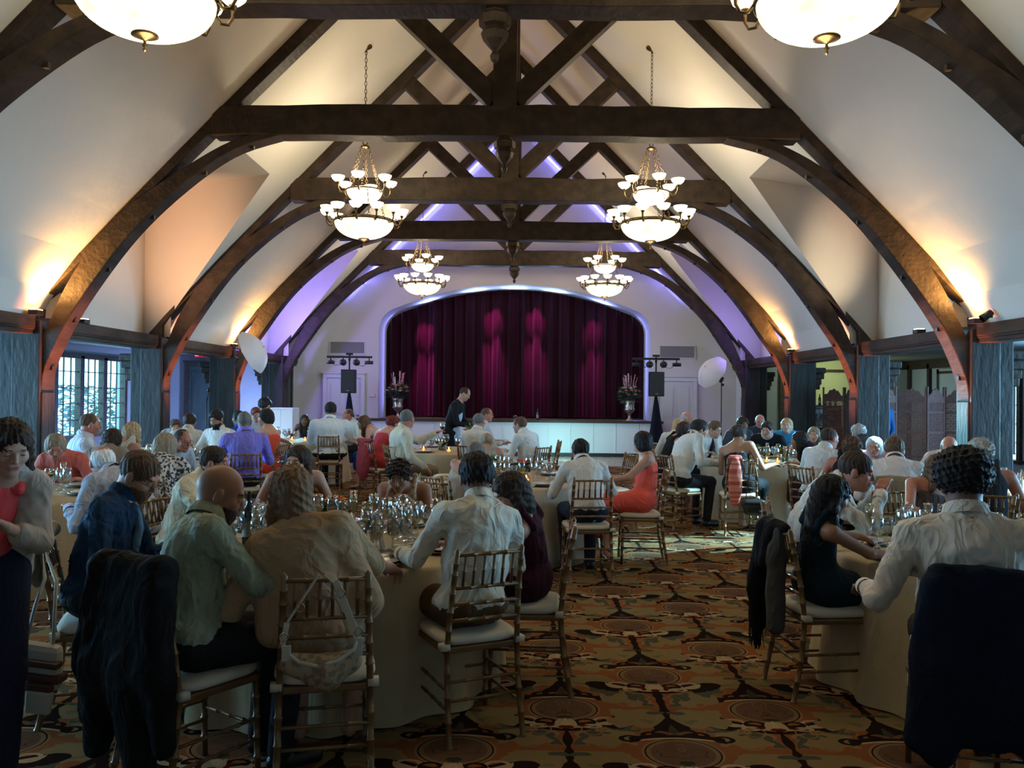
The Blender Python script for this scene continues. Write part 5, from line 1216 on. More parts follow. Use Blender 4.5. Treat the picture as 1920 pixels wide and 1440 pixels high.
G['w22c'] = person('guest in bright blue with dark hair behind the lavender shirt', (446, 784), 12.4, face=150, nod=10, hair='short', hc='black', tc=(.02, .07, .4), sk='brown', w=.9, hs=.9)
# table by the left speaker
G['w23'] = person('woman with long dark hair behind the coral flowers', (571, 788), 16.9, face=-85, nod=6, hair='long', hc='dark', hl=.22, top='tank', tc=(.05, .03, .04), bottom='dress', sk='brown', w=.92)
G['big'] = person('broad man with a dark crop in a white short sleeved shirt seen from behind', (620, 770), 14.5, face=97, nod=0, hair='full', hc='black', top='short', tc=(.60, .66, .68), sk='brown', w=1.45, hs=1.12, chairlab='gold chiavari chair under the broad man in white')
G['w25'] = person('ruddy man in a white shirt facing the broad man', (652, 778), 16.2, face=-130, look=-20, nod=0, hair='crop', hc='brown', tc=WHT, sk='red', w=1.05)
G['blue'] = person('woman with straight brown hair in a royal blue strap dress', (681, 792), 14.6, face=170, look=8, nod=5, hair='long', hc='brown', hl=.2, top='straps', tc=(.0, .08, .38), bottom='dress', sk='pale', w=.92, chairlab='gold chiavari chair under the woman in the royal blue dress')
# stage table
G['w27'] = person('woman with dark red pinned up hair left of the big man in cream', (737, 795), 13.3, face=50, look=0, nod=8, hair='curly', hc='red', top='strapless', tc=(.45, .05, .06), bottom='dress', sk='pale', w=1.0, chairlab='chiavari chair with a red wrap under the red haired woman')
G['w28'] = person('big balding man in a cream shirt and khaki trousers holding a glass of red wine', (764, 785), 11.9, face=20, look=40, nod=0, hair='crop', hc='pepper', tc=(.56, .54, .42), bc=(.19, .15, .09), sk='red', w=1.35, hs=1.1, chairlab='chiavari chair under the big man in cream and khaki', hands=[(817, 812, 12.2), (.35, .25, .62)])
G['w29'] = person('bald man in a white shirt seen from behind at the stage table', (899, 790), 12.3, face=60, nod=5, hair='crop', hc='pepper', tc=WHT, sk='fair', w=1.05, chairlab='chiavari chair under the bald man at the stage table')
G['w30'] = person('ruddy man in profile at the stage table looking right', (914, 778), 14.8, face=-10, nod=8, hair='crop', hc='brown', tc=(.5, .5, .5), sk='red', w=1.0)
G['w31'] = person('man in a white shirt with sunglasses pushed up on his head', (974, 797), 12.2, face=140, look=15, nod=8, hair='short', hc='brown', tc=(.58, .60, .58), sk='fair', w=1.08, chairlab='chiavari chair under the man with sunglasses on his head')
G['waiter'] = person('standing waiter in black shirt and pale blue apron clearing the stage table', (872, 739), 15.6, face=-12, look=0, nod=30, stand=True, hair='crop', hc='dark', tc=(.012, .012, .015), bc=(.01, .01, .012), sk='fair', w=.98, pel=(-1.05, 15.7), collar=False, hands=[(.0, .38, 1.08), (.12, .42, 1.06)])
# middle table
G['updo'] = person('woman with brown hair pinned in a bun seen from behind', (912, 829), 10.8, face=95, look=0, nod=4, hair='updo', hc='ash', top='tank', tc=(.35, .30, .25), bottom='dress', sk='fair', w=.92, chairlab='chiavari chair under the woman with the bun')
G['greyor'] = person('guest with grey hair and bare orange lit shoulders behind the dark haired man', (893, 853), 7.6, face=40, look=25, nod=6, pel=(-.35, 7.7), hair='crop', hc='pepper', top='strapless', tc=(.4, .32, .25), bottom='dress', sk='red', w=1.05, hs=1.08, chairlab='chiavari chair under the grey haired guest with bare shoulders')
G['mid'] = person('dark haired man in a white shirt seen from behind beside the woman in coral', (1088, 847), 7.95, face=99, look=-4, nod=4, pel=(.86, 7.72), w=1.12, hair='full', hc='black', tc=(.58, .56, .53), bc=(.02, .025, .04), sk='tan', chairlab='gold chiavari chair under the white shirted man in the middle', chairdeg=97)
G['coral'] = person('woman with black curly hair in a strapless coral dress looking toward the stage', (1203, 829), 8.6, face=172, look=-42, nod=-2, pel=(1.47, 8.52), w=1.02, hair='bob', hc='black', top='strapless', tc=(.80, .12, .09), bottom='dress', sk='fair', chairlab='gold chiavari chair under the woman in the strapless coral dress', chairdeg=178, skirt_len=.08)
# right of centre
G['r37'] = person('man in a white shirt and black trousers leaning in left of the woman in black', (1311, 806), 11.1, face=25, look=-10, nod=10, pel=(2.22, 10.75), w=1.1, hair='full', hc='black', tc=(.56, .57, .54), sk='tan', chairlab='gold chiavari chair under the man in white and black', chairdeg=30)
G['r38'] = person('woman with dark brown hair and a black top in profile', (1284, 807), 11.9, face=15, look=0, nod=4, hair='long', hc='dark', hl=.2, top='tank', tc=(.012, .012, .014), bottom='dress', sk='fair', w=.92, chairlab='chiavari chair under the woman in profile with the black top')
G['r39'] = person('woman with bright blond hair at the back left of the right table', (1272, 800), 13.2, face=70, nod=8, hair='long', hc='blond', hl=.12, top='short', tc=(.5, .5, .47), bottom='skirt', sk='pale', w=.95, collar=False)
G['r40'] = person('bald man behind the bright blond woman', (1288, 786), 14.8, face=-35, nod=6, hair='fringe', hc='grey', tc=(.5, .5, .5), sk='red', w=1.05)
G['r41'] = person('man in a white shirt and dark tie looking across the right table', (1341, 805), 12.9, face=-62, look=10, nod=12, hair='full', hc='brown', tc=(.62, .60, .58), tie=(.01, .015, .04), sk='fair', w=1.08, hands=[(-.05, .30, 1.0), (.2, .4, .80)])
G['blackdress'] = person('woman with dark pinned up hair in a black strap dress seen from behind', (1386, 815), 10.6, face=52, look=-12, nod=4, pel=(2.86, 10.28), hair='updo', hc='dark', top='straps', tc=(.010, .010, .012), bottom='dress', sk='tan', w=.98, chairlab='gold chiavari chair with the coral woven shawl over its back', chairdeg=86, hands=[(-.2, .45, .8), (.26, .42, .82)])
G['suit'] = person('man in a dark suit and blue shirt facing the camera at the right table', (1438, 806), 13.0, face=-108, look=-15, nod=10, hair='full', hc='dark', top='suit', tc=(.012, .014, .02), tie=(.02, .02, .05), sk='pale', w=1.15)
G['r44'] = person('person with dark curly hair left of the man in the suit', (1393, 796), 14.2, face=-80, nod=6, hair='curly', hc='dark', top='short', tc=(.05, .05, .06), sk='brown', w=.95, collar=False, bottom='skirt')
G['r44b'] = person('grey haired guest behind the man in the suit', (1425, 790), 15.2, face=-100, nod=6, hair='crop', hc='grey', tc=(.03, .03, .04), sk='red', w=1.0)
G['r45'] = person('smiling woman with a pale blond bob in a bright blue top', (1475, 798), 13.9, face=-112, look=0, nod=0, hair='bob', hc='blond', top='short', tc=(.03, .22, .42), bottom='skirt', sk='pale', w=.98, collar=False)
G['r46'] = person('woman with long straight black hair in dark purple reaching to her glass', (1498, 826), 10.7, face=165, look=-10, nod=4, hair='long', hc='black', hl=.22, top='tank', tc=(.03, .012, .02), bottom='dress', sk='tan', w=.95, chairlab='gold chiavari chair with a small black jacket under the black haired woman', chairdeg=150, elbows=[None, (.6, -.2, -1)])
G['r47'] = person('young woman with light brown hair facing the camera right of the black haired woman', (1526, 815), 12.6, face=-115, look=0, nod=6, hair='long', hc='ash', hl=.15, top='tank', tc=(.1, .1, .12), bottom='dress', sk='pale', w=.9)
G['r48'] = person('man in a white shirt and dark tie in profile before the screens', (1556, 822), 9.3, face=30, look=-8, nod=6, hair='crop', hc='dark', tc=(.52, .52, .50), tie=(.01, .015, .05), sk='red', w=1.08, chairlab='chiavari chair under the man in profile before the screens')
G['r49'] = person('woman with brown curly hair and a black top behind the clasping man', (1598, 842), 8.8, face=60, look=0, nod=6, hair='curly', hc='brown', top='tank', tc=(.012, .012, .012), bottom='dress', sk='red', w=.98, chairlab='chiavari chair under the brown curly haired woman')
G['r49b'] = person('grey curly haired guest beyond the brown curly hair', (1609, 812), 12.4, face=100, nod=4, hair='curly', hc='grey', tc=(.05, .05, .06), sk='red', w=.95)
G['r50'] = person('older woman with glasses and short pale hair facing the camera', (1639, 838), 9.9, face=-118, look=0, nod=4, hair='bob', hc='grey', top='short', tc=(.5, .35, .4), bottom='skirt', sk='red', glasses=True, w=.95, collar=False, hs=1.03)
G['r51'] = person('brown haired man in a white shirt seen from behind before the screens', (1677, 845), 8.0, face=70, look=-10, nod=4, hair='full', hc='brown', tc=(.60, .56, .55), sk='fair', w=1.12, chairlab='chiavari chair under the brown haired man before the screens', hands=[(-.2, .4, .8), (.32, .42, .80)])
G['r52'] = person('bald older man in a cream shirt raising a glass to his mouth', (1780, 838), 9.4, face=-112, look=5, nod=4, hair='fringe', hc='white', tc=(.52, .42, .40), sk='red', w=1.1, hands=[(-.03, .27, .95), (.25, .4, .80)])
G['r53'] = person('woman with grey curly hair and a dark sleeveless top at the right', (1838, 852), 7.1, face=72, look=0, nod=2, hair='curly', hc='grey', top='tank', tc=(.02, .02, .025), bottom='dress', sk='red', w=1.08, hs=1.05, chairlab='chiavari chair under the grey curly haired woman at the right')
# near right table
G['dress'] = person('woman with long black hair in a dark teal top at the near right table', (1562, 930), 4.75, face=10, look=-8, nod=22, pel=(1.95, 4.86), hair='long', hc='black', hl=.18, top='tank', tc=(.008, .02, .028), bottom='dress', sk='tan', w=.95, chairlab='gold chiavari chair with the black fringed shawl at the near right table', chairdeg=8, hands=[(-.18, .42, .80), (.2, .38, .78)])
G['clasp'] = person('man in a white shirt and dark tie resting his chin on clasped hands', (1607, 884), 5.75, face=-22, look=-4, nod=14, pel=(2.22, 5.98), hair='short', hc='dark', tc=(.55, .52, .47), tie=(.01, .01, .02), sk='red', w=1.12, hs=1.06, chairlab='gold chiavari chair under the man with clasped hands', hands=[(1640, 930, 5.85), (1652, 924, 5.68)], elbows=[(-.3, .7, -1), (.3, .7, -1)])
G['bare'] = person('guest with bare shoulders hidden behind the black haired man', (1764, 880), 6.55, face=-75, look=30, nod=16, pel=(3.30, 6.62), hair='long', hc='brown', hl=.12, top='strapless', tc=(.10, .06, .05), bottom='dress', sk='red', w=1.1, chairlab='gold chiavari chair under the bare shouldered guest')
G['front'] = person('man with thick black hair and a white shirt seen from behind at the near right', (1805, 908), 3.72, face=72, look=6, nod=6, pel=(2.18, 3.66), hair='afro', hc='black', tc=(.60, .53, .45), bc=(.03, .028, .03), sk='brown', w=1.2, hs=1.0, chairlab='chiavari chair draped with the navy suit jacket at the near right', chairdeg=80, hands=[(-.40, .18, .78), (.30, .40, .80)])
# empty chairs
def echair(px, d, deg, lab): p = at(px, 738+2640/d*0+0, d); chair(p.x, d, deg, lab)
echair(850, 7.35, 60, 'empty gold chiavari chair left of the dark haired man in white')
echair(1148, 10.6, 200, 'empty gold chiavari chair between the white shirted man and the woman in coral')
echair(1018, 13.4, 185, 'empty gold chiavari chair behind the man with sunglasses on his head')
echair(1046, 12.6, 180, 'empty gold chiavari chair nearest the lit stage front')
echair(640, 10.2, 95, 'empty gold chiavari chair hung with a red wrap left of the curly haired woman') if False else None
echair(1262, 13.4, 20, 'wooden chair back behind the man in white at the right table')
echair(1890, 6.75, 100, 'empty chiavari chair beside the candle table at the right edge')
echair(20, 6.0, 60, 'empty chiavari chair at the left edge') if False else None
# ------------------------------------------------------------ things hung on chairs
def chair_frame(k, deg, back=.03):
    a = math.radians(deg); px = G[k][1]['pxy']; return (px[0]+back*math.cos(a), px[1]+back*math.sin(a), 0), a-PI/2
def garment(name, k, deg, prims, m_, label, cat, fold=.008, seed=3, h=.013, clip=None):
    loc, rz = chair_frame(k, deg); e = empty(name, loc, rz); tag(e, label, cat)
    sdf_mesh('cloth_body', prims, h, m_, e, fold=fold, seed=seed, clip=clip, fs=.7); return e
BLK = cloth('black_wool', (.006, .006, .007)); NVY = cloth('navy_wool', (.004, .008, .020), amt=.4)
A = lambda *v: NP(*v)
pr = [rc(A(-.19, -.285, .93), A(.17, -.285, .95), .06, .06, .05), rc(A(-.17, -.29, .92), A(-.22, -.33, .55), .075, .06, .05), rc(A(.17, -.29, .92), A(.23, -.33, .55), .075, .06, .05),
      el(A(0, -.315, .66), (.27, .075, .32), None, .05), rc(A(-.12, -.33, .55), A(-.16, -.33, .22), .09, .055, .06), rc(A(.10, -.33, .55), A(.13, -.32, .16), .10, .06, .06),
      rc(A(.23, -.33, .62), A(.25, -.30, .30), .055, .045, .04), rc(A(-.23, -.33, .62), A(-.25, -.31, .32), .055, .045, .04), rc(A(-.1, -.25, .93), A(.1, -.25, .93), .05, .05, .04)]
garment('suit_jacket', 'bald', 56, pr, BLK, 'black jacket draped over the chair back behind the man in sage green', 'jacket')
pr = [rc(A(-.20, -.285, .965), A(.20, -.285, .945), .03, .03, .02), el(A(0, -.32, .62), (.30, .06, .36), None, .04), rc(A(-.22, -.31, .90), A(-.28, -.33, .30), .055, .055, .05), rc(A(.22, -.31, .89), A(.29, -.33, .26), .055, .055, .05),
      rc(A(-.18, -.325, .6), A(-.20, -.32, .26), .09, .07, .05), rc(A(.16, -.325, .6), A(.20, -.32, .10), .10, .07, .05), el(A(0, -.30, .87), (.24, .045, .10), None, .03)]
e = garment('suit_jacket', 'front', 80, pr, NVY, 'navy suit jacket draped over the chair of the black haired man at the near right', 'jacket', fold=.005)
for i in range(3):
    b = MB(); b.lathe([(.001, .004), (.008, .003), (.009, 0), (.001, -.002)], 12, R=Matrix.Rotation(PI/2, 3, 'X')); o = b.build('button', mat('pale_button', (.45, .42, .35), .3), e, True, loc=(.245, -.405, .35-.028*i)); 
pr = [rc(A(-.15, -.27, .93), A(.10, -.27, .92), .03, .03, .02), rc(A(-.12, -.30, .90), A(-.15, -.31, .55), .05, .07, .05), rc(A(-.15, -.31, .6), A(-.16, -.32, .34), .065, .05, .03), rc(A(.0, -.29, .9), A(-.04, -.31, .72), .05, .06, .05)]
e = garment('fringed_shawl', 'dress', 8, pr, BLK, 'black fringed shawl hanging from the chair back at the near right table', 'shawl')
f = MB(); q = random.Random(4)
for i in range(26): x = -.21+.10*i/25; y = -.32+q.uniform(-.03, .03); f.tube([(x, y, .32), (x+q.uniform(-.005, .005), y, .26), (x+q.uniform(-.012, .012), y+q.uniform(-.01, .01), .20)], [.0035, .003, .002], 4)
tag(f.build('fringe', BLK, e), kind='stuff')
pr = [rc(A(.02, -.29, .80), A(.05, -.30, .38), .05, .055, .04), rc(A(.05, -.28, .9), A(.03, -.29, .75), .04, .05, .04)]
garment('grey_wrap', 'dress', 8, pr, cloth('grey_knit', (.075, .07, .065)), 'grey wrap hanging beside the black fringed shawl', 'wrap')
pr = [rc(A(-.14, -.27, .93), A(-.03, -.27, .93), .03, .03, .02), el(A(-.085, -.31, .64), (.085, .025, .30), None, .02), el(A(-.085, -.24, .75), (.08, .02, .18), None, .02)]
SHM = mat('coral_woven', (.42, .07, .05), .9, var=(3, (.62, .22, .16), .45, .55), stretch=(.2, .2, 9), bump=(40, .4, .004))
garment('woven_shawl', 'blackdress', 86, pr, SHM, 'coral woven shawl hanging over the chair of the woman in the black strap dress', 'shawl', fold=.003)
pr = [rc(A(-.1, -.28, .90), A(.1, -.28, .90), .035, .035, .03), el(A(.0, -.31, .62), (.17, .05, .30), None, .04), rc(A(.1, -.3, .8), A(.16, -.32, .42), .05, .04, .03)]
garment('small_jacket', 'r46', 150, pr, BLK, 'small black jacket over the chair back of the long black haired woman', 'jacket')
garment('beige_jacket', 'r51', 70, [rc(A(-.17, -.27, .92), A(.17, -.27, .92), .05, .05, .04), el(A(.0, -.31, .66), (.22, .06, .27), None, .05)], cloth('beige_linen', (.22, .19, .13)), 'beige jacket over the chair before the brown haired man by the screens', 'jacket')
garment('red_wrap', 'w27', 50, [rc(A(-.15, -.27, .92), A(.15, -.27, .92), .035, .035, .03), el(A(.0, -.31, .60), (.15, .04, .30), None, .04)], cloth('red_wrap_cloth', (.30, .04, .045)), 'red wrap hanging over the chair back of the red haired woman', 'wrap')
pr = [rc(A(-.16, -.26, .93), A(.16, -.26, .93), .04, .04, .03), el(A(.0, -.30, .80), (.20, .045, .14), None, .04)]
garment('cream_jacket', 'navy', 20, pr, cloth('cream_jacket_cloth', (.26, .23, .17)), 'cream jacket folded over the chair behind the bearded man in navy', 'jacket')
# handbag with a chain of rings on the poncho woman's chair
loc, rz = chair_frame('poncho', 103); e = empty('handbag', loc, rz); tag(e, 'tan patterned shoulder bag with cream straps hanging on the chair back', 'handbag')
BAGM = mat('monogram_canvas', (.20, .14, .08), .7, var=(34, (.34, .26, .17), .45, .52)); CRM = mat('cream_leather', (.50, .45, .36), .5)
sdf_mesh('bag_body', [rc(A(-.13, -.32, .58), A(.0, -.335, .545), .045, .065, .04), rc(A(.0, -.335, .545), A(.10, -.32, .58), .065, .045, .04)], .008, BAGM, e, fold=.002)
b = MB(); P = [(-.165, -.33, .66), (-.14, -.345, .625), (-.10, -.37, .60), (-.03, -.385, .585), (.05, -.375, .60), (.11, -.35, .635), (.125, -.335, .68)]; b.tube(P, .008, 8)
b.build('rim', CRM, e, True)
b = MB(); P = [(.0, -.295, .925), (.035, -.33, .90), (.06, -.34, .84), (.09, -.34, .76), (.125, -.335, .67)]
for i in range(len(P)-1): b.beam(P[i], P[i+1], .028, .006, up=(1, 0, .3))
b.beam((-.165, -.33, .66), (-.15, -.31, .74), .022, .006, up=(1, 0, 0)); b.beam((-.15, -.31, .74), (-.03, -.285, .92), .010, .005, up=(1, 0, 0)); b.box((.125, -.34, .64), (.035, .014, .07)); b.box((-.15, -.345, .63), (.035, .014, .06)); b.build('strap', CRM, e, bevel=.002)
for c in ((.125, -.338, .70), (.055, -.345, .855), (-.16, -.335, .69), (-.10, -.325, .80)):
    r = MB(); r.torus(c, .016, .003, 16, 6, rot=Matrix.Rotation(PI/2, 3, 'X')); r.build('ring', mat('bag_metal', (.45, .38, .28), .25, 1), e, True)
# tote hanging on the left chair
loc, rz = chair_frame('navy', 20); p = at(72, 1320, 3.72); e = empty('tote_bag', (p.x, p.y, 0)); tag(e, 'cream and brown leather tote bag hanging by a long strap from the left chair', 'bag')
t0 = Vector((loc[0], loc[1], 0)) - Vector((math.cos(math.radians(20)), math.sin(math.radians(20)), 0))*.27 + Vector((.05, -.12, .90)) - Vector((p.x, p.y, 0))
b = MB(); b.box((0, 0, .44), (.22, .08, .20), Matrix.Rotation(.12, 3, 'Y'), taper=.82); b.build('bag_body', CRM, e, bevel=.03)
b = MB(); b.box((0, -.012, .40), (.235, .085, .035), Matrix.Rotation(.12, 3, 'Y')); b.box((0.01, -.03, .46), (.20, .06, .03), Matrix.Rotation(.12, 3, 'Y')); b.box((.03, -.055, .33), (.12, .03, .10), Matrix.Rotation(.1, 3, 'Y')); b.build('trim', mat('brown_leather', (.09, .035, .02), .45), e, bevel=.01)
b = MB(); b.box((.035, -.06, .30), (.11, .03, .10), Matrix.Rotation(.1, 3, 'Y'), taper=1.1); b.build('pocket', CRM, e, bevel=.012)
b = MB(); b.tube([(-.06, 0, .53), (-.02, 0, .70), (.02, .0, .82), tuple(t0), (.06, .02, .80), (.06, 0, .53)], .008, 6); b.tube([(-.09, -.04, .36), (-.11, -.05, .25), (-.10, -.05, .18)], [.008, .012, .014], 6); b.build('strap', CRM, e, True)
# small black bag on the strap dress woman's chair
loc, rz = chair_frame('blackdress', 86); e = empty('black_handbag', loc, rz); tag(e, 'small black handbag hanging low from the chair with the coral shawl', 'handbag')
sdf_mesh('bag_body', [rc(A(.03, -.33, .40), A(.20, -.33, .40), .055, .055, .04), rc(A(.06, -.33, .31), A(.17, -.33, .31), .05, .05, .04)], .012, mat('black_bag_leather', (.012, .012, .014), .4), e)
b = MB(); b.tube([(.03, -.33, .45), (.10, -.28, .90), (.14, -.28, .90), (.20, -.33, .45)], .006, 6); b.build('strap', SHOE, e, True)
# ------------------------------------------------------------ speaker towers with light bars
LB = mat('black_plastic', (.012, .012, .013), .45)
def speaker(px, d, lab_s, lab_l, sgn):
    p = at(px, 700, d); x, y = p.x, d
    e = empty('tripod_stand', (x, y, 0)); tag(e, 'tripod speaker stand wrapped in a dark cloth sleeve, ' + lab_s, 'speaker stand')
    b = MB(); b.lathe([(.03, 1.62), (.05, 1.5), (.13, .9), (.24, .3), (.34, .02), (.33, .01)], 4 if False else 14, mod=lambda a, j: 1+.18*math.cos(3*a)); b.build('cloth_sleeve', cloth('stretch_cloth', (.008, .010, .022)), e, True)
    b = MB(); b.tube([(0, 0, .1), (0, 0, 2.55)], .018, 10); b.build('pole', LB, e, True)
    e2 = empty('loudspeaker', (x, y, 1.62)); tag(e2, 'black loudspeaker on the covered stand, ' + lab_s, 'speaker')
    b = MB(); b.prism([(-.17, -.16), (.17, -.16), (.17, .02), (.09, .17), (-.09, .17), (-.17, .02)], 0, .56, 'z'); b.build('cabinet', LB, e2, bevel=.012)
    b = MB(); b.box((0, -.165, .28), (.31, .012, .52)); b.build('grille', mat('speaker_grille', (.03, .03, .033), .6, bump=(120, .6, .004)), e2, bevel=.004)
    b = MB(); b.box((0, -.175, .06), (.06, .004, .018)); b.build('badge', mat('badge_grey', (.3, .3, .32), .3, .6), e2)
    e3 = empty('light_bar', (x, y, 2.40)); tag(e3, 'black bar of four stage lights above the loudspeaker, ' + lab_s, 'light bar')
    b = MB(); b.box((0, 0, .08), (1.08, .05, .05)); b.box((0, 0, .15), (.16, .06, .05)); b.box((0, 0, .03), (.05, .05, .08)); b.build('bar', LB, e3, bevel=.006)
    for i, xx in enumerate((-.45, -.15, .17, .47)):
        f = MB()
        if i in (0, 3): f.box((xx, -.02, -.05), (.18, .12, .08)); f.box((xx, 0, .02), (.02, .03, .08))
        else: f.lathe([(.001, .09), (.06, .085), (.075, .05), (.08, -.06), (.072, -.062), (.066, -.04), (.001, -.04)], 18, (xx, -.03, -.05), R=Matrix.Rotation(PI/2, 3, 'X')); f.box((xx, 0, .02), (.02, .03, .1))
        o = f.build('lamp_head', LB, e3, True)
        if i in (1, 2):
            for k in range(3):
                a = PI/2+k*2*PI/3; g = MB(); g.lathe([(.001, .0), (.024, .002), (.026, .008)], 12, (xx+.035*math.cos(a), -.098, -.05+.035*math.sin(a)), R=Matrix.Rotation(PI/2, 3, 'X')); g.build('lens', glow('cyan_lens', (.25, .9, 1.0), 1.6), o, True)
    c = MB(); c.tube([(-.45, 0, .05), (-.36, 0, -.12), (-.15, 0, -.1)], .006, 5); c.tube([(.17, 0, -.1), (.33, 0, -.14), (.47, 0, -.02)], .006, 5); c.build('cable', LB, e3, True)
    return Vector((x, y, 2.35))
s1 = speaker(655, 20.2, 'left of the curtain', 'left', 1); s2 = speaker(1230, 19.6, 'right of the curtain', 'right', -1)
for (src, tg, pw, sp, cc) in ((s1, (-3.9, 15.2, .9), 1300, 30, CYAN), (s1, (.6, 8.5, .3), 500, 26, (.5, .75, 1)), (s2, (3.4, 11.8, .8), 1500, 30, CYAN), (s2, (5.0, 8.5, .9), 2600, 24, CYAN), (s1, (-4.2, 10.3, .9), 260, 34, (.5, .7, 1))):
    light('stage_light_lamp', 'SPOT', tuple(src + Vector((0, -.2, -.05))), pw, cc, tg, .04, sp, .7)
e = empty('added_spotlight', (5.72, 10.15, 2.62)); tag(e, 'small added cyan spotlight above the right wall plate, for the floor pool', 'spotlight')  # fixture and lamp added to throw the cyan pool on the carpet
b = MB(); b.lathe([(.001, -.09), (.04, -.085), (.05, .05), (.045, .052)], 12, R=Matrix.Rotation(-2.2, 3, 'Y')); b.box((.06, 0, 0), (.04, .03, .03)); b.build('housing', LB, e, True)
light('added_spot_lamp', 'SPOT', (5.62, 10.1, 2.58), 2400, (.35, .78, 1), (2.2, 9.75, 0), .05, 30, .6)
light('stage_front_lamp', 'SPOT', (1.2, 20.6, .25), 60, (.35, .95, 1), (1.4, 22.5, .5), .05, 120, 1)
# ------------------------------------------------------------ photographer's umbrellas on stands
def umbrella(px, py, d, R, aim, lab, headside):
    p = at(px, py, d); e = empty('photo_umbrella', (p.x, p.y, p.z)); tag(e, lab, 'umbrella'); q = Vector(aim).to_track_quat('Z', 'Y').to_matrix()
    b = MB(); n = 8
    for j in range(7):
        t = j/6*1.05; rr = R*math.sin(t); zz = R*(math.cos(t)-.55)
        for i in range(n*4):
            a = 2*PI*i/(n*4); sag = 1-.05*abs(math.sin(a*n/2))*(j/6); b.v.append(tuple(q @ Vector((rr*sag*math.cos(a), rr*sag*math.sin(a), zz))))
    for j in range(6):
        for i in range(n*4): b.f.append((j*n*4+i, j*n*4+(i+1) % (n*4), (j+1)*n*4+(i+1) % (n*4), (j+1)*n*4+i)); b.mi.append(0)
    M = mat('umbrella_silk', (.72, .70, .72), .6); b.build('canopy', M, e, True)
    for k in range(8):
        a = 2*PI*k/8; r = MB(); r.tube([q @ Vector((R*.99*math.sin(t)*math.cos(a), R*.99*math.sin(t)*math.sin(a), R*.99*(math.cos(t)-.55))) for t in (0.05, .35, .7, 1.04)], .003, 4); r.build('rib', LB, e)
    r = MB(); r.tube([q @ Vector((0, 0, R*.5)), q @ Vector((0, 0, -R*.9))], .006, 6); r.build('shaft', LB, e)
    h = q @ Vector((0, 0, -R*.75)); s = empty('light_stand', (p.x+h.x, p.y+h.y, 0)); tag(s, 'thin black light stand carrying the ' + lab, 'light stand'); zt = p.z+h.z
    r = MB(); r.tube([(0, 0, .2), (0, 0, zt-.05)], [.016, .011], 8); r.build('pole', LB, s, True)
    for k in range(3): a = 2*PI*k/3; r = MB(); r.tube([(0, 0, .55), (.42*math.cos(a), .42*math.sin(a), .01)], .009, 6); r.build('leg', LB, s, True)
    r = MB(); r.box((0, 0, zt), (.07, .07, .14), Matrix.Rotation(.5, 3, 'Y')); r.box((.03, 0, zt-.12), (.05, .05, .06)); r.build('flash_head', LB, s, bevel=.008)
umbrella(474, 660, 16.6, .52, (.95, -.10, .45), 'white photo umbrella hung beside the left far post', 1)
umbrella(1334, 697, 20.4, .50, (-.75, -.45, .5), 'translucent white umbrella by the right far post', -1)
light('flash_lamp', 'POINT', tuple(at(462, 640, 16.9)), 3, (1, .8, .55), None, .05)
# microphone stand before the green door
p = at(388, 760, 17.5); e = empty('microphone_stand', (p.x, p.y, 0)); tag(e, 'slim microphone stand in front of the dark green door', 'microphone stand')
b = MB(); b.lathe([(.001, .02), (.14, .015), (.14, 0)], 16); b.tube([(0, 0, 0), (0, 0, 1.45)], .009, 8); b.build('pole', LB, e, True)
b = MB(); b.tube([(0, 0, 1.45), (.04, -.03, 1.62)], .012, 8); b.lathe([(.001, -.05), (.03, -.03), (.034, .0), (.03, .03), (.001, .05)], 10, (.045, -.035, 1.66)); b.build('microphone', LB, e, True)
# ------------------------------------------------------------ urns with tall bouquets on the stage corners
def urn(px, d, seed, lab):
    p = at(px, 760, d); e = empty('flower_urn', (p.x, d, .945)); tag(e, lab, 'flower arrangement')
    MB().lathe([(.001, 0), (.11, 0), (.11, .04), (.05, .07), (.03, .12), (.035, .17), (.05, .19), (.10, .24), (.14, .30), (.145, .33), (.13, .36), (.135, .50), (.165, .55), (.155, .55), (.12, .50), (.001, .48)], 24).build('urn', mat('silver_urn', (.42, .38, .32), .28, .9), e, True)
    l = MB(); leaves(l, (0, 0, .68), 220, .30, .12, seed); q = random.Random(seed)
    for k in range(16): a = q.random()*6.28; t = q.uniform(.2, .9); l.tube([(0, 0, .5), (.18*math.sin(t)*math.cos(a), .18*math.sin(t)*math.sin(a), .8), (.36*math.sin(t)*math.cos(a), .3*math.sin(t)*math.sin(a), .62+.45*math.cos(t))], .004, 4)
    l.build('foliage', mat('dull_leaf', (.05, .075, .04), .6), e)
    for k in range(9):
        a = q.random()*6.28; t = q.uniform(.1, .8); b = MB(); c0 = Vector((.2*math.sin(t)*math.cos(a), .2*math.sin(t)*math.sin(a), .75)); c1 = Vector((.42*math.sin(t)*math.cos(a), .3*math.sin(t)*math.sin(a), .72+.55*math.cos(t)))
        b.tube([c0, c1], .006, 5)
        for i in range(14): c = c0.lerp(c1, i/13); b.lathe([(.001, -.018), (.02*(1-i/20), 0), (.001, .018)], 6, tuple(c + Vector((q.uniform(-.015, .015), q.uniform(-.015, .015), 0))))
        b.build('flower_spike', flm(('mauve', 'white', 'pink')[k % 3]), e)
    for k in range(16):
        a = q.random()*6.28; t = q.uniform(.4, 1.5); b = MB(); bloom(b, (.30*math.sin(t)*math.cos(a), -.05-.22*abs(math.sin(a)), .66+.28*math.cos(t)), q.uniform(.045, .07), seed+k); b.build('bloom', flm(('pink', 'peach', 'white', 'pink', 'mauve')[k % 5]), e)
urn(746, 22.75, 21, 'silver urn of pink and white flowers on the left end of the stage'); urn(1180, 22.75, 33, 'silver urn of pink and white flowers on the right end of the stage')
p = at(1008, 780, 22.9); place('bottle', mk_bottle, (p.x, 22.9, .946), 0, 'dark bottle standing alone on the stage edge')
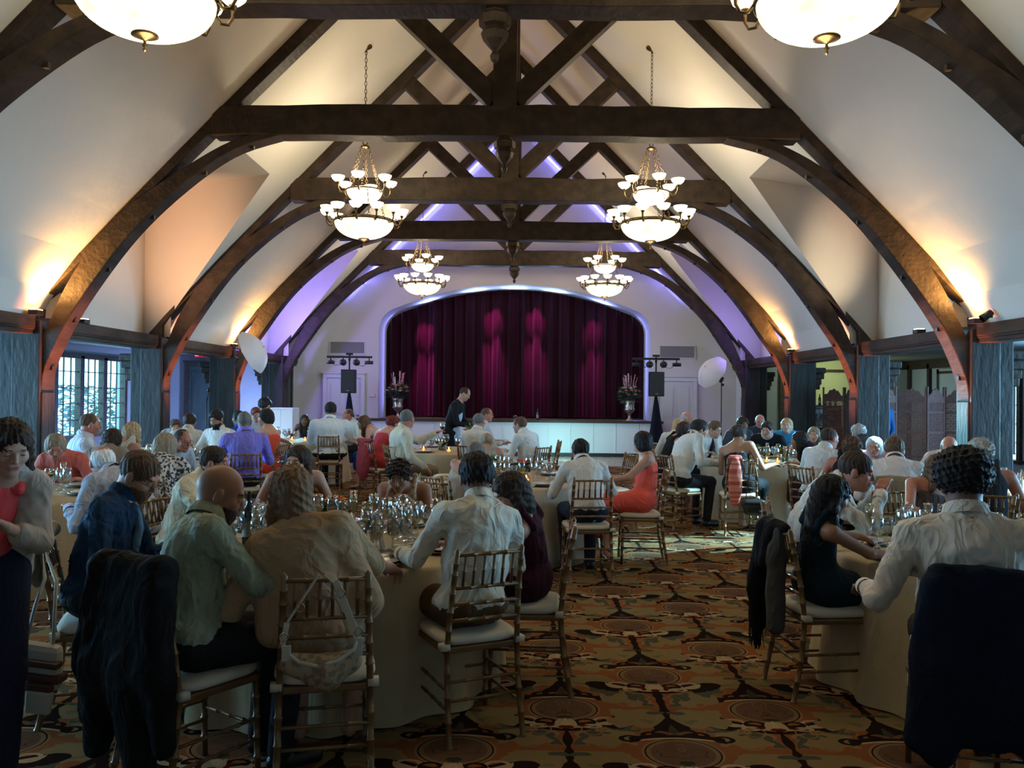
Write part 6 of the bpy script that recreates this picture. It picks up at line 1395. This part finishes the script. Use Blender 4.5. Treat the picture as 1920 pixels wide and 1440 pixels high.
# lit white cabinet near the left back table
p = at(533, 790, 18.6); e = empty('lit_cocktail_cabinet', (p.x, 18.6, 0)); tag(e, 'white glowing box cabinet behind the left back table', 'cabinet')
b = MB(); b.box((0, 0, .65), (.52, .5, 1.28)); b.build('body', mat('white_laminate', (.7, .75, .8), .4), e, bevel=.01)
b = MB(); b.box((-.13, -.255, .70), (.24, .01, 1.10)); b.build('door', mat('white_laminate', (.7, .75, .8), .4), e, bevel=.004); b = MB(); b.box((.13, -.255, .70), (.24, .01, 1.10)); b.build('door', mat('white_laminate', (.7, .75, .8), .4), e, bevel=.004)
light('cabinet_wash_lamp', 'SPOT', (p.x-.5, 17.2, .25), 40, (.5, .7, 1), (p.x, 18.3, 1.0), .05, 60, 1)
# ------------------------------------------------------------ carved folding screens and the bar in the right aisle
SCW = mat('carved_rosewood', (.15, .062, .052), .5, var=(25, (.20, .09, .075), .4, .6), bump=(60, .6, .01))
def screen(pts, lab):
    e = empty('folding_screen'); tag(e, lab, 'folding screen')
    for i in range(len(pts)-1):
        a = Vector((*pts[i], 0)); b2 = Vector((*pts[i+1], 0)); d = b2-a; L = d.length; rot = Matrix.Rotation(math.atan2(d.y, d.x), 3, 'Z'); m_ = MB(); c = (a+b2)/2; H_ = 1.80
        def bx(x, z, w, h, t=.02): m_.box(c + rot @ Vector((x, 0, z)), (w, t, h), rot)
        bx(-L/2+.02, H_/2+.03, .035, H_+.06, .03); bx(L/2-.02, H_/2+.03, .035, H_+.06, .03)
        for z in (.12, .55, 1.0, 1.38, 1.58): bx(0, z, L-.06, .03, .025)
        W_ = L-.08; nx_ = 9; nz = 30
        for k in range(nx_+1): bx(-W_/2+W_*k/nx_, .86, .008, 1.48, .012)
        for k in range(nz+1): bx(0, .12+1.46*k/nz, W_, .008, .012)
        for k in range(nx_):
            for j in range(nz):
                x = -W_/2+W_*(k+.5)/nx_; z = .12+1.46*(j+.5)/nz; t_ = W_/nx_*.62 if (k+j) % 2 else W_/nx_*.50
                m_.box(c + rot @ Vector((x, 0, z)), (t_, .010, t_*1.25), rot @ Matrix.Rotation(PI/4, 3, 'Y'))
        top = [(-W_/2, 1.58)] + [(-W_/2+W_*k/12, 1.66+.16*math.sin(PI*k/12)+.02*math.sin(k*2.2)) for k in range(13)] + [(W_/2, 1.58)]
        b0 = len(m_.v)
        vs = [c + rot @ Vector((x, -.01, z)) for x, z in top] + [c + rot @ Vector((x, .01, z)) for x, z in top]; n = len(top)
        m_.add(vs, [tuple(range(n))[::-1], tuple(range(n, 2*n))] + [(q, (q+1) % n, n+(q+1) % n, n+q) for q in range(n)])
        m_.build('carved_panel', SCW, e)
screen([(6.95, 16.1), (7.35, 16.3), (7.8, 16.05), (8.25, 16.3), (8.65, 16.0), (9.1, 16.2)], 'carved rosewood folding screen of five panels in the right aisle')
screen([(6.75, 18.6), (7.15, 18.4), (7.5, 18.7)], 'carved rosewood folding screen farther back beside the bar glasses')
p = at(1541, 780, 19.6); e = empty('bar_cabinet', (p.x, 19.6, 0)); tag(e, 'mirrored bar cabinet under the cream yellow wall', 'cabinet')
b = MB(); b.box((0, 0, .48), (.8, .45, .94)); b.build('body', TRIMW, e, bevel=.01); b = MB(); b.box((0, 0, 1.38), (.74, .02, .02)); b.box((-.37, 0, 1.2), (.02, .4, .5)); b.box((.37, 0, 1.2), (.02, .4, .5)); b.box((0, 0, 1.45), (.76, .42, .02)); b.build('shelf', TRIMW, e)
b = MB(); b.box((0, .18, 1.2), (.72, .01, .48)); b.build('mirror', mat('mirror', (.5, .65, .68), .1, 1), e)
for i in range(6): place('bottle', mk_bottle, (p.x-.3+.12*i, 19.58, 1.462), 0, 'bottle standing on top of the mirrored bar cabinet', 'bottles on the bar cabinet', .8)
for i in range(5): place('gflute'+str(None), glass('flute'), (p.x-.26+.13*i, 19.5, .955), 0, 'tall glass inside the mirrored bar cabinet', 'glasses in the bar cabinet', 1.3)
# a tall standing guest in blue half hidden by the right post
person('standing man in a blue shirt half hidden behind the right middle post', (1648, 748), 15.2, face=120, nod=5, stand=True, hair='short', hc='dark', tc=(.02, .08, .22), sk='tan', collar=False, pel=tuple((at(1648, 748, 15.2).x, 15.2)))
# flatware light thermostat on the stage wall
p = at(698, 741, YE-.02); b = MB(); b.box((0, 0, 0), (.13, .03, .09)); o = b.build('thermostat', WPAINT, None, bevel=.006, loc=tuple(p)); tag(o, 'small white thermostat on the wall left of the urn', 'thermostat')

# the standing woman's open white lace cardigan
loc = G['girl'][0].location; i_ = G['girl'][1]; Cc, Nn, u_, fy_, sx_ = i_['C'], i_['N'], i_['u'], i_['fy'], i_['sx']
pr = []
for (S_, El, Wt, sg) in i_['arms']:
    pr += [rc(S_, El, .058, .052, .03), rc(El, El+(Wt-El)*.55, .052, .05, .02), rc(S_+fy_*.02, Cc+sx_*sg*.12+fy_*.05-u_*.12, .055, .05, .04), rc(Nn+sx_*sg*.05, S_, .05, .055, .04), rc(Cc+sx_*sg*.12+fy_*.03-u_*.1, Cc+sx_*sg*.14+fy_*.03-u_*.30, .05, .06, .04)]
pr += [rc(Nn-fy_*.03, Cc-fy_*.06, .075, .11, .05), rc(Cc-fy_*.06, Cc-fy_*.05-u_*.2, .11, .11, .05)]
sdf_mesh('cardigan', pr, .010, cloth('white_lace', (.42, .38, .34)), G['girl'][0], fold=.006, seed=9)
# black and white print, waiter's apron, lace skirt, sunglasses and the two raised glasses
def part_of(k, nm): return [c for c in G[k][0].children if c.name.split('.')[0] == nm][0]
part_of('pattern', 'shirt').data.materials[0] = mat('black_white_print', (.02, .02, .022), .8, var=(38, (.55, .53, .50), .47, .53))
part_of('poncho', 'skirt').data.materials[0] = mat('lace_skirt_cloth', (.22, .16, .11), .8, var=(30, (.45, .36, .28), .50, .56), bump=(60, .4, .004))
part_of('curly', 'blouse').data.materials[0] = mat('cream_lace', (.30, .22, .14), .8, var=(34, (.58, .48, .34), .42, .52), bump=(60, .4, .004))
i_ = G['waiter'][1]; Cc, u_, fy_, P_ = i_['C'], i_['u'], i_['fy'], i_['P']
sdf_mesh('apron', [el(Cc+fy_*.05-u_*.06, (.125, .095, .20), None, .03), el(P_+NP(0, .05, -.02), (.15, .11, .22), None, .05)], .014, cloth('pale_blue_apron', (.38, .50, .60)), G['waiter'][0], clip=[((0, -1, 0), -.015)])
def world(k, v): return G[k][0].matrix_basis @ Vector([float(x) for x in v])
hp_ = G['w31'][1]['hp']; g = MB(); Rq = Matrix.Rotation(math.radians(140)-PI/2, 3, 'Z') @ Matrix.Rotation(.9, 3, 'X')
for sg in (-1, 1): g.lathe([(.001, .002), (.026, .001), (.026, -.001), (.001, -.002)], 14, tuple(world('w31', hp_(sg*.033, .055, .125))), R=Rq)
g.tube([world('w31', hp_(-.06, .05, .12)), world('w31', hp_(-.085, -.03, .06))], .003, 5); g.tube([world('w31', hp_(.06, .05, .12)), world('w31', hp_(.085, -.03, .06))], .003, 5); g.tube([world('w31', hp_(-.06, .055, .122)), world('w31', hp_(.06, .055, .122))], .003, 5)
tag(g.build('sunglasses', mat('dark_lens', (.01, .01, .012), .15), None, True), 'dark sunglasses pushed up on the head of the man at the stage table', 'sunglasses')
Wt = G['w28'][1]['arms'][0][2] if G['w28'][1]['arms'][0][2][2] > G['w28'][1]['arms'][1][2][2] else G['w28'][1]['arms'][1][2]
p = world('w28', Wt + NP(.0, .10, -.06)); place('gwiner', glass('wine', 'r'), tuple(p), 0, 'glass of red wine raised by the big man in cream')
Wt = max((a[2] for a in G['r52'][1]['arms']), key=lambda w: w[2]); p = world('r52', Wt + NP(.02, .09, -.05)); place('gwineNone', glass('wine', None), tuple(p), 0, 'stemmed glass raised to the mouth of the bald older man')
